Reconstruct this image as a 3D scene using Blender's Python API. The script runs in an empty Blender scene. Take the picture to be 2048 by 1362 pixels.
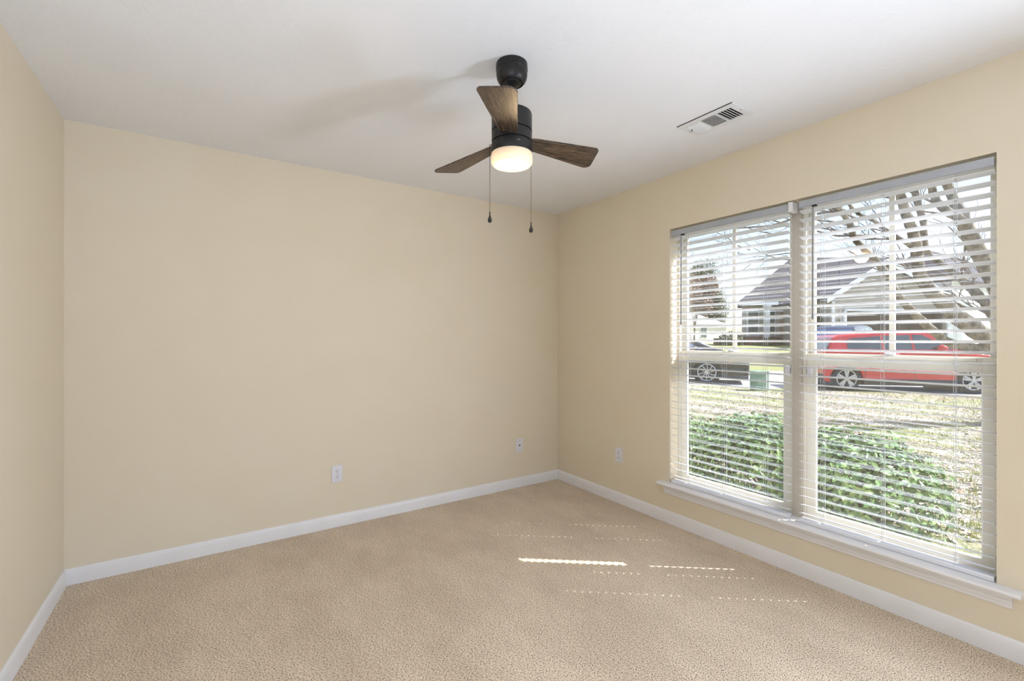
import bpy, bmesh, math, random
from mathutils import Vector, Matrix
R = math.radians
PI = math.pi
rnd = random.Random(7)
C = bpy.context.scene.collection
S = bpy.context.scene

# ------------------------------------------------------------------ camera
VA = math.atan(608/914.)                       # view heading, clockwise from +Y
VX, VY = math.sin(VA), math.cos(VA)            # view direction on the ground
RX, RY = math.cos(VA), -math.sin(VA)           # to the right of the view
EYE = 1.29
cam = bpy.data.cameras.new('camera')
cam.sensor_width = 36.0
cam.lens = 914/2048*36.0
cam.shift_y = -3/2048.
cam.clip_start = 0.02
cam.clip_end = 400
camo = bpy.data.objects.new('camera', cam)
C.objects.link(camo)
camo.location = (0, 0, EYE)
camo.rotation_euler = (PI/2, 0, -VA)
S.camera = camo

# ------------------------------------------------------------------ light
S.view_settings.view_transform = 'Standard'
S.view_settings.look = 'None'
S.view_settings.gamma = 1
S.view_settings.use_curve_mapping = False
S.view_settings.exposure = EXPOSURE = 0.4
SUN_AZ = math.atan2(.785, -.62)                # clockwise from +Y
SUN_EL = R(49.7)
SUN_STRENGTH = 8.6
SKY_STRENGTH = 0.27
CLOUD = 1.0
HALL_FILL_W = 9
UP_FILL_W = 34
SIDE_FILL_W = 60

w = bpy.data.worlds.new('sky'); S.world = w
w.use_nodes = True
nt = w.node_tree; nt.nodes.clear()
out = nt.nodes.new('ShaderNodeOutputWorld')
bg = nt.nodes.new('ShaderNodeBackground')
sky = nt.nodes.new('ShaderNodeTexSky')
sky.sky_type = 'NISHITA'
sky.sun_disc = False
sky.sun_elevation = SUN_EL
sky.sun_rotation = SUN_AZ
sky.air_density = 1.0
sky.dust_density = 1.5
sky.ozone_density = 1.0
mul = nt.nodes.new('ShaderNodeVectorMath'); mul.operation = 'SCALE'
mul.inputs['Scale'].default_value = SKY_STRENGTH
tc = nt.nodes.new('ShaderNodeTexCoord')
noi = nt.nodes.new('ShaderNodeTexNoise')
noi.inputs['Scale'].default_value = 2.2
noi.inputs['Detail'].default_value = 5
rmp = nt.nodes.new('ShaderNodeValToRGB')
rmp.color_ramp.elements[0].position = 0.42
rmp.color_ramp.elements[1].position = 0.62
mixw = nt.nodes.new('ShaderNodeMix'); mixw.data_type = 'RGBA'
mixw.inputs['B'].default_value = (CLOUD*.88, CLOUD*.98, CLOUD*1.12, 1)
nt.links.new(sky.outputs[0], mul.inputs[0])
nt.links.new(tc.outputs['Generated'], noi.inputs['Vector'])
nt.links.new(noi.outputs['Fac'], rmp.inputs['Fac'])
nt.links.new(rmp.outputs['Color'], mixw.inputs['Factor'])
nt.links.new(mul.outputs[0], mixw.inputs['A'])
nt.links.new(mixw.outputs['Result'], bg.inputs['Color'])
nt.links.new(bg.outputs[0], out.inputs['Surface'])

sl = bpy.data.lights.new('sun', 'SUN')
sl.energy = SUN_STRENGTH; sl.angle = R(0.3); sl.color = (.98, .99, 1.0)
so = bpy.data.objects.new('sun', sl); C.objects.link(so)
sd = Vector((math.sin(SUN_AZ)*math.cos(SUN_EL), math.cos(SUN_AZ)*math.cos(SUN_EL), math.sin(SUN_EL)))
so.rotation_euler = sd.to_track_quat('Z', 'Y').to_euler()
so.location = (8, -6, 12)

# ------------------------------------------------------------------ materials
def srgb(r, g, b):
    f = lambda c: (c/255/12.92) if c/255 <= .04045 else ((c/255+.055)/1.055)**2.4
    return (f(r), f(g), f(b), 1)

MATS = {}
def mat(name, col, rough=.6, metal=0., noise=None, bump=None, spec=.5, emit=None, trans=0., coat=0., alpha=None):
    """noise = (scale, colour2, low, high[, stretch]); bump = (scale, distance[, stretch])"""
    m = bpy.data.materials.new(name); m.use_nodes = True
    t = m.node_tree; b = t.nodes['Principled BSDF']
    b.inputs['Base Color'].default_value = col
    b.inputs['Roughness'].default_value = rough
    b.inputs['Metallic'].default_value = metal
    b.inputs['Specular IOR Level'].default_value = spec
    b.inputs['Coat Weight'].default_value = coat
    b.inputs['Transmission Weight'].default_value = trans
    if emit:
        b.inputs['Emission Color'].default_value = emit[0]
        b.inputs['Emission Strength'].default_value = emit[1]
    co = t.nodes.new('ShaderNodeTexCoord')
    def tex(scale, stretch, detail=6):
        mp = t.nodes.new('ShaderNodeMapping')
        mp.inputs['Scale'].default_value = stretch or (1, 1, 1)
        n = t.nodes.new('ShaderNodeTexNoise')
        n.inputs['Scale'].default_value = scale
        n.inputs['Detail'].default_value = detail
        t.links.new(co.outputs['Object'], mp.inputs['Vector'])
        t.links.new(mp.outputs[0], n.inputs['Vector'])
        return n
    if noise:
        n = tex(noise[0], noise[4] if len(noise) > 4 else None)
        rp = t.nodes.new('ShaderNodeValToRGB')
        rp.color_ramp.elements[0].position = noise[2]; rp.color_ramp.elements[0].color = col
        rp.color_ramp.elements[1].position = noise[3]; rp.color_ramp.elements[1].color = noise[1]
        t.links.new(n.outputs['Fac'], rp.inputs['Fac'])
        t.links.new(rp.outputs['Color'], b.inputs['Base Color'])
    if bump:
        n = tex(bump[0], bump[2] if len(bump) > 2 else None)
        bp = t.nodes.new('ShaderNodeBump')
        bp.inputs['Distance'].default_value = bump[1]
        bp.inputs['Strength'].default_value = 1
        t.links.new(n.outputs['Fac'], bp.inputs['Height'])
        t.links.new(bp.outputs[0], b.inputs['Normal'])
    MATS[name] = m
    return m

WALL_C = srgb(230, 217, 193)
mat('wall_paint', WALL_C, .55, noise=(3, srgb(231, 219, 196), .4, .6), bump=(260, .0004), spec=.35)
mat('ceiling_paint', srgb(238, 238, 238), .8, noise=(2, srgb(240, 240, 240), .4, .6), bump=(45, .002), spec=.2)
mat('trim_white', srgb(238, 236, 236), .4, noise=(5, srgb(235, 233, 232), .4, .6))
mat('mullion_shade', srgb(196, 188, 174), .5, noise=(6, srgb(190, 183, 169), .4, .6))  # the post's backlit shade is put into this darker taupe
mat('vinyl', srgb(226, 221, 206), .4, noise=(6, srgb(222, 217, 203), .4, .6))
mat('slat_white', srgb(238, 239, 243), .38, noise=(8, srgb(235, 236, 241), .4, .6))
mat('valance', srgb(178, 181, 187), .45, noise=(8, srgb(172, 176, 182), .4, .6))  # backlit shade on the valance is put into the grey
mat('cord', srgb(222, 224, 226), .7, noise=(30, srgb(205, 208, 210), .4, .6))
mat('wand', srgb(120, 122, 128), .25, noise=(10, srgb(140, 142, 148), .4, .6), spec=.7)
mat('plate_white', srgb(232, 230, 235), .35, noise=(8, srgb(229, 228, 232), .4, .6))
mat('slot_dark', srgb(30, 28, 26), .7, noise=(50, srgb(45, 42, 40), .4, .6))
mat('brass', srgb(190, 160, 100), .3, metal=1, noise=(50, srgb(150, 130, 90), .4, .6))
mat('vent_white', srgb(232, 232, 230), .4, noise=(9, srgb(226, 226, 224), .4, .6))
mat('fan_black', srgb(34, 33, 32), .42, metal=.4, noise=(90, srgb(42, 40, 39), .4, .6), bump=(700, .0001))
mat('chain', srgb(44, 40, 36), .35, metal=1, noise=(90, srgb(60, 54, 46), .4, .6))
mat('steel_screw', srgb(150, 145, 138), .3, metal=1, noise=(90, srgb(120, 116, 110), .4, .6))

# blade wood: dark walnut with streaky grain along the blade
def blade_mat():
    m = bpy.data.materials.new('blade_wood'); m.use_nodes = True
    t = m.node_tree; b = t.nodes['Principled BSDF']
    co = t.nodes.new('ShaderNodeTexCoord')
    mp = t.nodes.new('ShaderNodeMapping'); mp.inputs['Scale'].default_value = (9, 120, 60)
    n = t.nodes.new('ShaderNodeTexNoise'); n.inputs['Scale'].default_value = 2.2; n.inputs['Detail'].default_value = 8
    n.inputs['Roughness'].default_value = .7
    rp = t.nodes.new('ShaderNodeValToRGB')
    rp.color_ramp.elements[0].position = .40; rp.color_ramp.elements[0].color = srgb(16, 12, 10)
    rp.color_ramp.elements[1].position = .68; rp.color_ramp.elements[1].color = srgb(122, 102, 84)
    bp = t.nodes.new('ShaderNodeBump'); bp.inputs['Distance'].default_value = .0008
    t.links.new(co.outputs['Object'], mp.inputs[0]); t.links.new(mp.outputs[0], n.inputs['Vector'])
    t.links.new(n.outputs['Fac'], rp.inputs[0]); t.links.new(rp.outputs[0], b.inputs['Base Color'])
    t.links.new(n.outputs['Fac'], bp.inputs['Height']); t.links.new(bp.outputs[0], b.inputs['Normal'])
    b.inputs['Roughness'].default_value = .33
    MATS['blade_wood'] = m
blade_mat()

def shade_mat():                                # frosted lit glass of the fan lamp
    m = bpy.data.materials.new('frosted_lamp_glass'); m.use_nodes = True
    t = m.node_tree; b = t.nodes['Principled BSDF']
    co = t.nodes.new('ShaderNodeTexCoord'); sx = t.nodes.new('ShaderNodeSeparateXYZ')
    t.links.new(co.outputs['Object'], sx.inputs[0])
    mr = t.nodes.new('ShaderNodeMapRange')
    mr.inputs['From Min'].default_value = 2.06; mr.inputs['From Max'].default_value = 2.014
    mr.inputs['To Min'].default_value = .16; mr.inputs['To Max'].default_value = .72
    t.links.new(sx.outputs['Z'], mr.inputs['Value'])
    no = t.nodes.new('ShaderNodeTexNoise'); no.inputs['Scale'].default_value = 14
    ml = t.nodes.new('ShaderNodeMath'); ml.operation = 'MULTIPLY_ADD'
    t.links.new(no.outputs['Fac'], ml.inputs[0]); ml.inputs[1].default_value = .15
    t.links.new(mr.outputs[0], ml.inputs[2])
    b.inputs['Base Color'].default_value = srgb(200, 184, 160)
    b.inputs['Roughness'].default_value = .45
    b.inputs['Emission Color'].default_value = (1.0, .70, .42, 1)
    t.links.new(ml.outputs[0], b.inputs['Emission Strength'])
    MATS['frosted_lamp_glass'] = m
shade_mat()

def glass_mat(name, tint, refl):
    m = bpy.data.materials.new(name); m.use_nodes = True
    t = m.node_tree; t.nodes.clear()
    o = t.nodes.new('ShaderNodeOutputMaterial')
    tr = t.nodes.new('ShaderNodeBsdfTransparent'); tr.inputs[0].default_value = tint
    gl = t.nodes.new('ShaderNodeBsdfGlossy'); gl.inputs['Roughness'].default_value = .0
    lw = t.nodes.new('ShaderNodeLayerWeight'); lw.inputs['Blend'].default_value = .5
    fr = t.nodes.new('ShaderNodeMath'); fr.operation = 'POWER'; fr.inputs[1].default_value = 5
    t.links.new(lw.outputs['Facing'], fr.inputs[0])
    ma = t.nodes.new('ShaderNodeMath'); ma.operation = 'MULTIPLY_ADD'; ma.inputs[1].default_value = .9; ma.inputs[2].default_value = refl
    mx = t.nodes.new('ShaderNodeMixShader')
    t.links.new(fr.outputs[0], ma.inputs[0]); t.links.new(ma.outputs[0], mx.inputs[0])
    t.links.new(tr.outputs[0], mx.inputs[1]); t.links.new(gl.outputs[0], mx.inputs[2])
    t.links.new(mx.outputs[0], o.inputs[0])
    MATS[name] = m
glass_mat('pane_glass', (.985, .99, .99, 1), .13)

def carpet_mat():
    m = bpy.data.materials.new('carpet'); m.use_nodes = True
    t = m.node_tree; b = t.nodes['Principled BSDF']
    co = t.nodes.new('ShaderNodeTexCoord')
    def noise(scale, detail, stretch=(1, 1, 1), rough=.5):
        mp = t.nodes.new('ShaderNodeMapping'); mp.inputs['Scale'].default_value = stretch
        mp.inputs['Rotation'].default_value = (0, 0, .5)
        n = t.nodes.new('ShaderNodeTexNoise'); n.inputs['Scale'].default_value = scale
        n.inputs['Detail'].default_value = detail; n.inputs['Roughness'].default_value = rough
        t.links.new(co.outputs['Object'], mp.inputs[0]); t.links.new(mp.outputs[0], n.inputs['Vector'])
        return n
    fine = noise(150, 3, (1, 1.55, 1), .62)
    nap = noise(2.6, 6, (1, .55, 1), .68)
    r1 = t.nodes.new('ShaderNodeValToRGB')
    e = r1.color_ramp.elements
    e[0].position = .37; e[0].color = srgb(66, 46, 28)
    e[1].position = .60; e[1].color = srgb(246, 230, 206)
    k = e.new(.46); k.color = srgb(216, 190, 158)
    r2 = t.nodes.new('ShaderNodeValToRGB')
    r2.color_ramp.elements[0].position = .40; r2.color_ramp.elements[0].color = (.90, .88, .85, 1)
    r2.color_ramp.elements[1].position = .60; r2.color_ramp.elements[1].color = (1.05, 1.05, 1.04, 1)
    mx = t.nodes.new('ShaderNodeMix'); mx.data_type = 'RGBA'; mx.blend_type = 'MULTIPLY'
    mx.inputs['Factor'].default_value = 1
    t.links.new(fine.outputs['Fac'], r1.inputs[0]); t.links.new(nap.outputs['Fac'], r2.inputs[0])
    t.links.new(r1.outputs[0], mx.inputs['A']); t.links.new(r2.outputs[0], mx.inputs['B'])
    t.links.new(mx.outputs['Result'], b.inputs['Base Color'])
    bp = t.nodes.new('ShaderNodeBump'); bp.inputs['Distance'].default_value = .0035
    t.links.new(fine.outputs['Fac'], bp.inputs['Height']); t.links.new(bp.outputs[0], b.inputs['Normal'])
    b.inputs['Roughness'].default_value = 1; b.inputs['Specular IOR Level'].default_value = .1
    b.inputs['Sheen Weight'].default_value = .3
    MATS['carpet'] = m
carpet_mat()

def lawn_mat(name, g1, g2, litter, lo, hi):
    m = bpy.data.materials.new(name); m.use_nodes = True
    t = m.node_tree; b = t.nodes['Principled BSDF']
    co = t.nodes.new('ShaderNodeTexCoord')
    def noise(scale, d):
        n = t.nodes.new('ShaderNodeTexNoise'); n.inputs['Scale'].default_value = scale
        n.inputs['Detail'].default_value = d; n.inputs['Roughness'].default_value = .7
        t.links.new(co.outputs['Object'], n.inputs['Vector']); return n
    a = noise(14, 6); p = noise(.55, 5); f = noise(38, 5)
    r1 = t.nodes.new('ShaderNodeValToRGB')
    r1.color_ramp.elements[0].position = .38; r1.color_ramp.elements[0].color = g1
    r1.color_ramp.elements[1].position = .62; r1.color_ramp.elements[1].color = g2
    r3 = t.nodes.new('ShaderNodeValToRGB')
    r3.color_ramp.elements[0].position = .40; r3.color_ramp.elements[0].color = srgb(92, 78, 66)
    r3.color_ramp.elements[1].position = .60; r3.color_ramp.elements[1].color = litter
    ad = t.nodes.new('ShaderNodeMath'); ad.operation = 'MULTIPLY_ADD'; ad.inputs[1].default_value = .35
    r2 = t.nodes.new('ShaderNodeValToRGB')
    r2.color_ramp.elements[0].position = lo; r2.color_ramp.elements[1].position = hi
    mx = t.nodes.new('ShaderNodeMix'); mx.data_type = 'RGBA'
    t.links.new(a.outputs['Fac'], r1.inputs[0]); t.links.new(f.outputs['Fac'], r3.inputs[0])
    t.links.new(f.outputs['Fac'], ad.inputs[0]); t.links.new(p.outputs['Fac'], ad.inputs[2])
    t.links.new(ad.outputs[0], r2.inputs[0]); t.links.new(r2.outputs[0], mx.inputs['Factor'])
    t.links.new(r1.outputs[0], mx.inputs['A']); t.links.new(r3.outputs[0], mx.inputs['B'])
    t.links.new(mx.outputs['Result'], b.inputs['Base Color'])
    bp = t.nodes.new('ShaderNodeBump'); bp.inputs['Distance'].default_value = .03
    t.links.new(f.outputs['Fac'], bp.inputs['Height']); t.links.new(bp.outputs[0], b.inputs['Normal'])
    b.inputs['Roughness'].default_value = .95; b.inputs['Specular IOR Level'].default_value = .1
    MATS[name] = m
lawn_mat('lawn_litter', srgb(112, 128, 64), srgb(182, 182, 126), srgb(222, 208, 198), .52, .74)
lawn_mat('lawn_far', srgb(128, 134, 88), srgb(176, 174, 128), srgb(196, 186, 140), .72, .86)
mat('asphalt', srgb(172, 168, 166), .9, noise=(9, srgb(190, 186, 184), .4, .6), bump=(90, .004))
mat('concrete', srgb(198, 194, 188), .9, noise=(4, srgb(182, 178, 172), .4, .65), bump=(60, .003))
mat('patio_concrete', srgb(190, 184, 174), .9, noise=(4, srgb(176, 170, 160), .4, .65))
mat('bark', srgb(142, 134, 120), .9, noise=(9, srgb(84, 78, 70), .42, .58), bump=(30, .02))
mat('twig', srgb(96, 86, 82), .9, noise=(12, srgb(120, 108, 98), .4, .6))
def leaf_mat(name, c1, c2, rough):
    m = mat(name, c1, rough, noise=(9, c2, .38, .62), spec=.6)
    return m
leaf_mat('glossy_leaf', srgb(66, 100, 54), srgb(136, 164, 104), .17)
leaf_mat('oak_leaf', srgb(66, 78, 48), srgb(108, 108, 70), .6)
leaf_mat('russet_leaf', srgb(120, 92, 78), srgb(146, 120, 100), .7)
leaf_mat('hedge_leaf', srgb(50, 62, 44), srgb(84, 90, 62), .6)
mat('shingle', srgb(90, 88, 95), .9, noise=(3, srgb(72, 70, 77), .4, .62, (1, 1, 6)), bump=(20, .02, (1, 1, 6)))
mat('shingle_pale', srgb(160, 158, 160), .9, noise=(3, srgb(144, 142, 146), .4, .62, (1, 1, 6)))
mat('stucco_beige', srgb(176, 170, 165), .9, noise=(2, srgb(168, 162, 157), .4, .6))
mat('trim_paint', srgb(226, 230, 236), .6, noise=(4, srgb(216, 220, 228), .4, .6))
mat('garage_dark', srgb(86, 76, 70), .8, noise=(2, srgb(70, 62, 58), .4, .6))
mat('brick', srgb(128, 96, 88), .9, noise=(6, srgb(96, 76, 74), .42, .58, (1, 1, 3)), bump=(12, .02))
mat('door_tan', srgb(158, 140, 122), .6, noise=(3, srgb(146, 128, 112), .4, .6))
mat('house_glass', srgb(70, 84, 90), .15, noise=(3, srgb(96, 110, 112), .4, .6), spec=.8)
mat('house_number', srgb(60, 60, 66), .6, noise=(30, srgb(70, 70, 76), .4, .6))
mat('utility_green', srgb(112, 142, 124), .6, noise=(4, srgb(122, 152, 134), .4, .6))
mat('utility_pale', srgb(206, 222, 212), .6, noise=(4, srgb(196, 212, 202), .4, .6))
mat('red_paint', srgb(186, 28, 38), .28, noise=(3, srgb(194, 36, 44), .4, .6), coat=.8)
mat('black_paint', srgb(34, 38, 44), .25, noise=(3, srgb(44, 48, 54), .4, .6), coat=.8)
mat('blue_paint', srgb(22, 30, 58), .25, noise=(3, srgb(28, 38, 68), .4, .6), coat=.8)
mat('car_glass', srgb(38, 50, 60), .06, noise=(3, srgb(46, 60, 70), .4, .6), spec=1.0, coat=1)
mat('car_glass_sky', srgb(84, 120, 176), .08, noise=(3, srgb(94, 132, 190), .4, .6), spec=1.0, coat=1)  # sky reflection on the windows is put into the blue base colour
mat('tire', srgb(38, 38, 40), .85, noise=(40, srgb(50, 50, 52), .4, .6))
mat('alloy', srgb(196, 198, 202), .35, metal=.7, noise=(9, srgb(182, 184, 190), .4, .6))
mat('black_trim', srgb(48, 50, 54), .6, noise=(9, srgb(58, 60, 64), .4, .6))
mat('chrome', srgb(214, 216, 222), .2, metal=1, noise=(9, srgb(204, 206, 212), .4, .6))
mat('lamp_red', srgb(190, 40, 44), .2, noise=(9, srgb(206, 60, 58), .4, .6), coat=1)
mat('lamp_clear', srgb(216, 222, 228), .15, noise=(9, srgb(200, 208, 216), .4, .6), coat=1)
mat('amber', srgb(226, 110, 84), .2, noise=(9, srgb(236, 128, 96), .4, .6), coat=1)

def siding_mat():
    m = bpy.data.materials.new('white_siding'); m.use_nodes = True
    t = m.node_tree; b = t.nodes['Principled BSDF']
    co = t.nodes.new('ShaderNodeTexCoord'); sx = t.nodes.new('ShaderNodeSeparateXYZ')
    t.links.new(co.outputs['Object'], sx.inputs[0])
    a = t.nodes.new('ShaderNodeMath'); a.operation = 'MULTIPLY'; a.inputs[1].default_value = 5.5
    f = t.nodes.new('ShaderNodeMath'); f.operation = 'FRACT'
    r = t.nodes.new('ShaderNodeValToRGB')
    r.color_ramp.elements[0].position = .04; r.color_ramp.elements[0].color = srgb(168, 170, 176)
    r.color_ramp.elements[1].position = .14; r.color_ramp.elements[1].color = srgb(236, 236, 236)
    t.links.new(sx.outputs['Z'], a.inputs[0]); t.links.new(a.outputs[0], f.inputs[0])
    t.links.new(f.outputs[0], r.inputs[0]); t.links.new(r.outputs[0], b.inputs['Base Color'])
    b.inputs['Roughness'].default_value = .7
    MATS['white_siding'] = m
siding_mat()

# ------------------------------------------------------------------ mesh helpers
class MB:
    def __init__(s): s.bm = bmesh.new()
    def face(s, pts):
        vs = [s.bm.verts.new(p) for p in pts]
        return s.bm.faces.new(vs)
    def box(s, x0, x1, y0, y1, z0, z1, M=None):
        P = [Vector((x, y, z)) for z in (z0, z1) for y in (y0, y1) for x in (x0, x1)]
        if M is not None: P = [M @ p for p in P]
        v = [s.bm.verts.new(p) for p in P]
        for f in ((0, 2, 3, 1), (4, 5, 7, 6), (0, 1, 5, 4), (2, 6, 7, 3), (0, 4, 6, 2), (1, 3, 7, 5)):
            s.bm.faces.new([v[i] for i in f])
        return s
    def prism(s, poly, fn0, fn1):
        """poly of 2D points, fn0/fn1 map them to the two end caps"""
        a = [s.bm.verts.new(fn0(*p)) for p in poly]; b = [s.bm.verts.new(fn1(*p)) for p in poly]
        n = len(poly)
        s.bm.faces.new(a[::-1]); s.bm.faces.new(b)
        for i in range(n):
            j = (i+1) % n
            s.bm.faces.new([a[i], a[j], b[j], b[i]])
        return s
    def lathe(s, prof, c=(0, 0, 0), n=40, M=None):
        rings = []
        for r, z in prof:
            if r < 1e-6:
                p = Vector((c[0], c[1], c[2]+z)); p = M @ p if M else p
                rings.append([s.bm.verts.new(p)]*1)
            else:
                L = []
                for k in range(n):
                    p = Vector((c[0]+r*math.cos(2*PI*k/n), c[1]+r*math.sin(2*PI*k/n), c[2]+z))
                    L.append(s.bm.verts.new(M @ p if M else p))
                rings.append(L)
        for A, B in zip(rings, rings[1:]):
            for k in range(n):
                q = (k+1) % n
                if len(A) == 1 and len(B) == 1: break
                if len(A) == 1: s.bm.faces.new([A[0], B[k], B[q]])
                elif len(B) == 1: s.bm.faces.new([A[k], A[q], B[0]])
                else: s.bm.faces.new([A[k], A[q], B[q], B[k]])
        return s
    def tube(s, pts, rad, n=6, cap=True):
        pts = [Vector(p) for p in pts]
        if not isinstance(rad, (list, tuple)): rad = [rad]*len(pts)
        prev = None; up = None
        for i, p in enumerate(pts):
            d = (pts[min(i+1, len(pts)-1)]-pts[max(i-1, 0)]).normalized()
            if up is None:
                up = Vector((0, 0, 1)) if abs(d.z) < .9 else Vector((1, 0, 0))
            u = (up-d*up.dot(d)).normalized(); up = u
            v = d.cross(u)
            ring = [s.bm.verts.new(p+(u*math.cos(2*PI*k/n)+v*math.sin(2*PI*k/n))*rad[i]) for k in range(n)]
            if prev:
                for k in range(n):
                    q = (k+1) % n
                    s.bm.faces.new([prev[k], prev[q], ring[q], ring[k]])
            elif cap: s.bm.faces.new(ring[::-1])
            prev = ring
        if cap: s.bm.faces.new(prev)
        return s
    def build(s, name, m, parent=None, smooth=False, bevel=0, seg=2, sharp=35, loc=None, recalc=True):
        if recalc: bmesh.ops.recalc_face_normals(s.bm, faces=s.bm.faces)
        if smooth:
            for f in s.bm.faces: f.smooth = True
            for e in s.bm.edges:
                if len(e.link_faces) == 2 and e.calc_face_angle(0) > R(sharp): e.smooth = False
        me = bpy.data.meshes.new(name); s.bm.to_mesh(me); s.bm.free()
        me.materials.append(MATS[m])
        o = bpy.data.objects.new(name, me); C.objects.link(o)
        if parent: o.parent = parent
        if loc: o.location = loc
        if bevel:
            b = o.modifiers.new('bevel', 'BEVEL'); b.width = bevel; b.segments = seg
            b.limit_method = 'ANGLE'; b.angle_limit = R(30); b.harden_normals = False
        return o

def tag(o, label, cat, group=None, kind=None):
    o['label'] = label; o['category'] = cat
    if group: o['group'] = group
    if kind: o['kind'] = kind
    return o
def thing(name, label, cat, loc=(0, 0, 0), rz=0, group=None):
    o = bpy.data.objects.new(name, None); C.objects.link(o)
    o.empty_display_size = .1
    o.location = loc; o.rotation_euler = (0, 0, rz)
    return tag(o, label, cat, group)
def struct(o, label=None):
    o['kind'] = 'structure'
    if label: o['label'] = label
    return o
def catmull(pts, rad, sub=5):
    P = [Vector(p) for p in pts]; out = []; rr = []
    for i in range(len(P)-1):
        a = P[max(i-1, 0)]; b = P[i]; c = P[i+1]; d = P[min(i+2, len(P)-1)]
        for k in range(sub):
            t = k/sub
            out.append(.5*((2*b)+(c-a)*t+(2*a-5*b+4*c-d)*t*t+(3*b-a-3*c+d)*t**3))
            rr.append(rad[i]*(1-t)+rad[i+1]*t)
    out.append(P[-1]); rr.append(rad[-1])
    return out, rr

# ------------------------------------------------------------------ room shell
X0, XW, YB, YF, ZC = -.627, 2.695, 3.289, -1.15, 2.44
XO = 2.875                                       # outside face of window wall
struct(MB().box(X0-.12, XO, YF-.12, YB+.12, -.10, 0).build('floor', 'carpet'), 'tan cut pile carpet floor')
struct(MB().box(X0-.12, XO, YF-.12, YB+.12, ZC, ZC+.12).build('ceiling', 'ceiling_paint'), 'white textured ceiling')
struct(MB().box(X0-.12, XO, YB, YB+.12, 0, ZC).build('wall_back', 'wall_paint'), 'long cream wall without openings')
struct(MB().box(X0-.12, X0, YF, YB, 0, ZC).build('wall_left', 'wall_paint'), 'narrow cream wall at the left')
OY0, OY1, OZ0, OZ1 = .46, 2.055, .262, 2.058      # window opening
b = MB()
b.box(XW, XO, YF, OY0, 0, ZC); b.box(XW, XO, OY1, YB, 0, ZC)
b.box(XW, XO, OY0, OY1, 0, OZ0); b.box(XW, XO, OY0, OY1, OZ1, ZC)
struct(b.build('wall_right', 'wall_paint'), 'cream wall with the double window')
b = MB()                                          # behind the camera: wide opening to a hall added to bring in fill light
b.box(X0-.12, -.45, YF-.12, YF, 0, ZC); b.box(2.55, XO, YF-.12, YF, 0, ZC); b.box(-.45, 2.55, YF-.12, YF, 2.25, ZC)
struct(b.build('wall_front', 'wall_paint'))
HX0, HX1, HY0, HY1 = -2.2, 4.2, -5.2, YF-.12
b = MB()
b.box(HX0-.1, HX1+.1, HY0-.1, HY0, 0, ZC); b.box(HX0-.1, HX0, HY0, HY1, 0, ZC); b.box(HX1, HX1+.1, HY0, HY1, 0, ZC)
b.box(HX0-.1, X0-.12, HY1, HY1+.1, 0, ZC); b.box(XO, HX1+.1, HY1, HY1+.1, 0, ZC)
struct(b.build('wall_added_hall', 'trim_white'))  # white walls of the added hall bounce fill light into the room
struct(MB().box(HX0-.1, HX1+.1, HY0-.1, HY1, ZC, ZC+.12).build('ceiling', 'ceiling_paint'), 'ceiling of the added hall')
struct(MB().box(HX0-.1, HX1+.1, HY0-.1, HY1, -.10, 0).build('floor', 'carpet'), 'floor of the added hall')
for hx, hy in ((3.5, -3.7), (2.3, -2.5), (2.7, -4.6)):
    hl = bpy.data.lights.new('fill_hall_light', 'AREA'); hl.shape = 'DISK'; hl.size = .45; hl.energy = HALL_FILL_W; hl.color = (.66, .86, 1.2)  # unseen fill lights added to brighten the room from the hall
    ho_ = bpy.data.objects.new('fill_hall_light', hl); C.objects.link(ho_); ho_.location = (hx, hy, ZC-.06)

for ux, uy, uz, up_ in ((-.32, -.40, 1.0, .62),):       # unseen up-light added as fill behind the camera
    ul = bpy.data.lights.new('fill_uplight', 'AREA'); ul.shape = 'DISK'; ul.size = .30; ul.energy = UP_FILL_W*up_; ul.color = (.74, .90, 1.22)
    uo = bpy.data.objects.new('fill_uplight', ul); C.objects.link(uo); uo.location = (ux, uy, uz); uo.rotation_euler = (PI, 0, 0)

sc = bpy.data.lights.new('fill_side_light', 'AREA'); sc.shape = 'DISK'; sc.size = .60; sc.energy = SIDE_FILL_W; sc.color = (.80, .93, 1.16)  # unseen side fill light added to lift the left wall
sco = bpy.data.objects.new('fill_side_light', sc); C.objects.link(sco); sco.location = (2.62, -.75, .95); sco.rotation_euler = (0, PI/2, 0)

# housings added around those unseen fill lights
fl = thing('added_floor_lamp', 'unseen short floor lamp with an upward bowl, added behind the camera as fill', 'lamp', (-.32, -.40, 0))
MB().lathe([(0, 0), (.13, 0), (.13, .012), (.02, .025), (0, .025)], n=32).build('base', 'steel_screw', fl, smooth=True)
MB().lathe([(0, .02), (.011, .02), (.011, .90), (0, .90)], n=16).build('pole', 'steel_screw', fl, smooth=True)
MB().lathe([(0, .89), (.05, .90), (.12, .94), (.165, .998), (.162, .999), (.116, .945), (.05, .906), (0, .90)], n=40).build('bowl', 'plate_white', fl, smooth=True)
wl_ = thing('added_wall_lamp', 'unseen round white wall lamp, added behind the camera as fill', 'lamp', (XW, -.75, .95))
MB().lathe([(0, 0), (.31, 0), (.31, .06), (.302, .06), (.302, .01), (0, .01)], n=48, M=Matrix.Rotation(-PI/2, 4, 'Y')).build('fill_lamp_housing', 'plate_white', wl_, smooth=True)
for hx, hy in ((3.5, -3.7), (2.3, -2.5), (2.7, -4.6)):
    hl_ = thing('added_ceiling_lamp', 'unseen round white ceiling lamp, added in the hall as fill', 'ceiling lamp', (hx, hy, ZC), 0, 'added hall fill lamps')
    MB().lathe([(0, 0), (.24, 0), (.24, -.058), (.234, -.058), (.234, -.01), (0, -.01)], n=40).build('fill_lamp_housing', 'plate_white', hl_, smooth=True)

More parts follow.
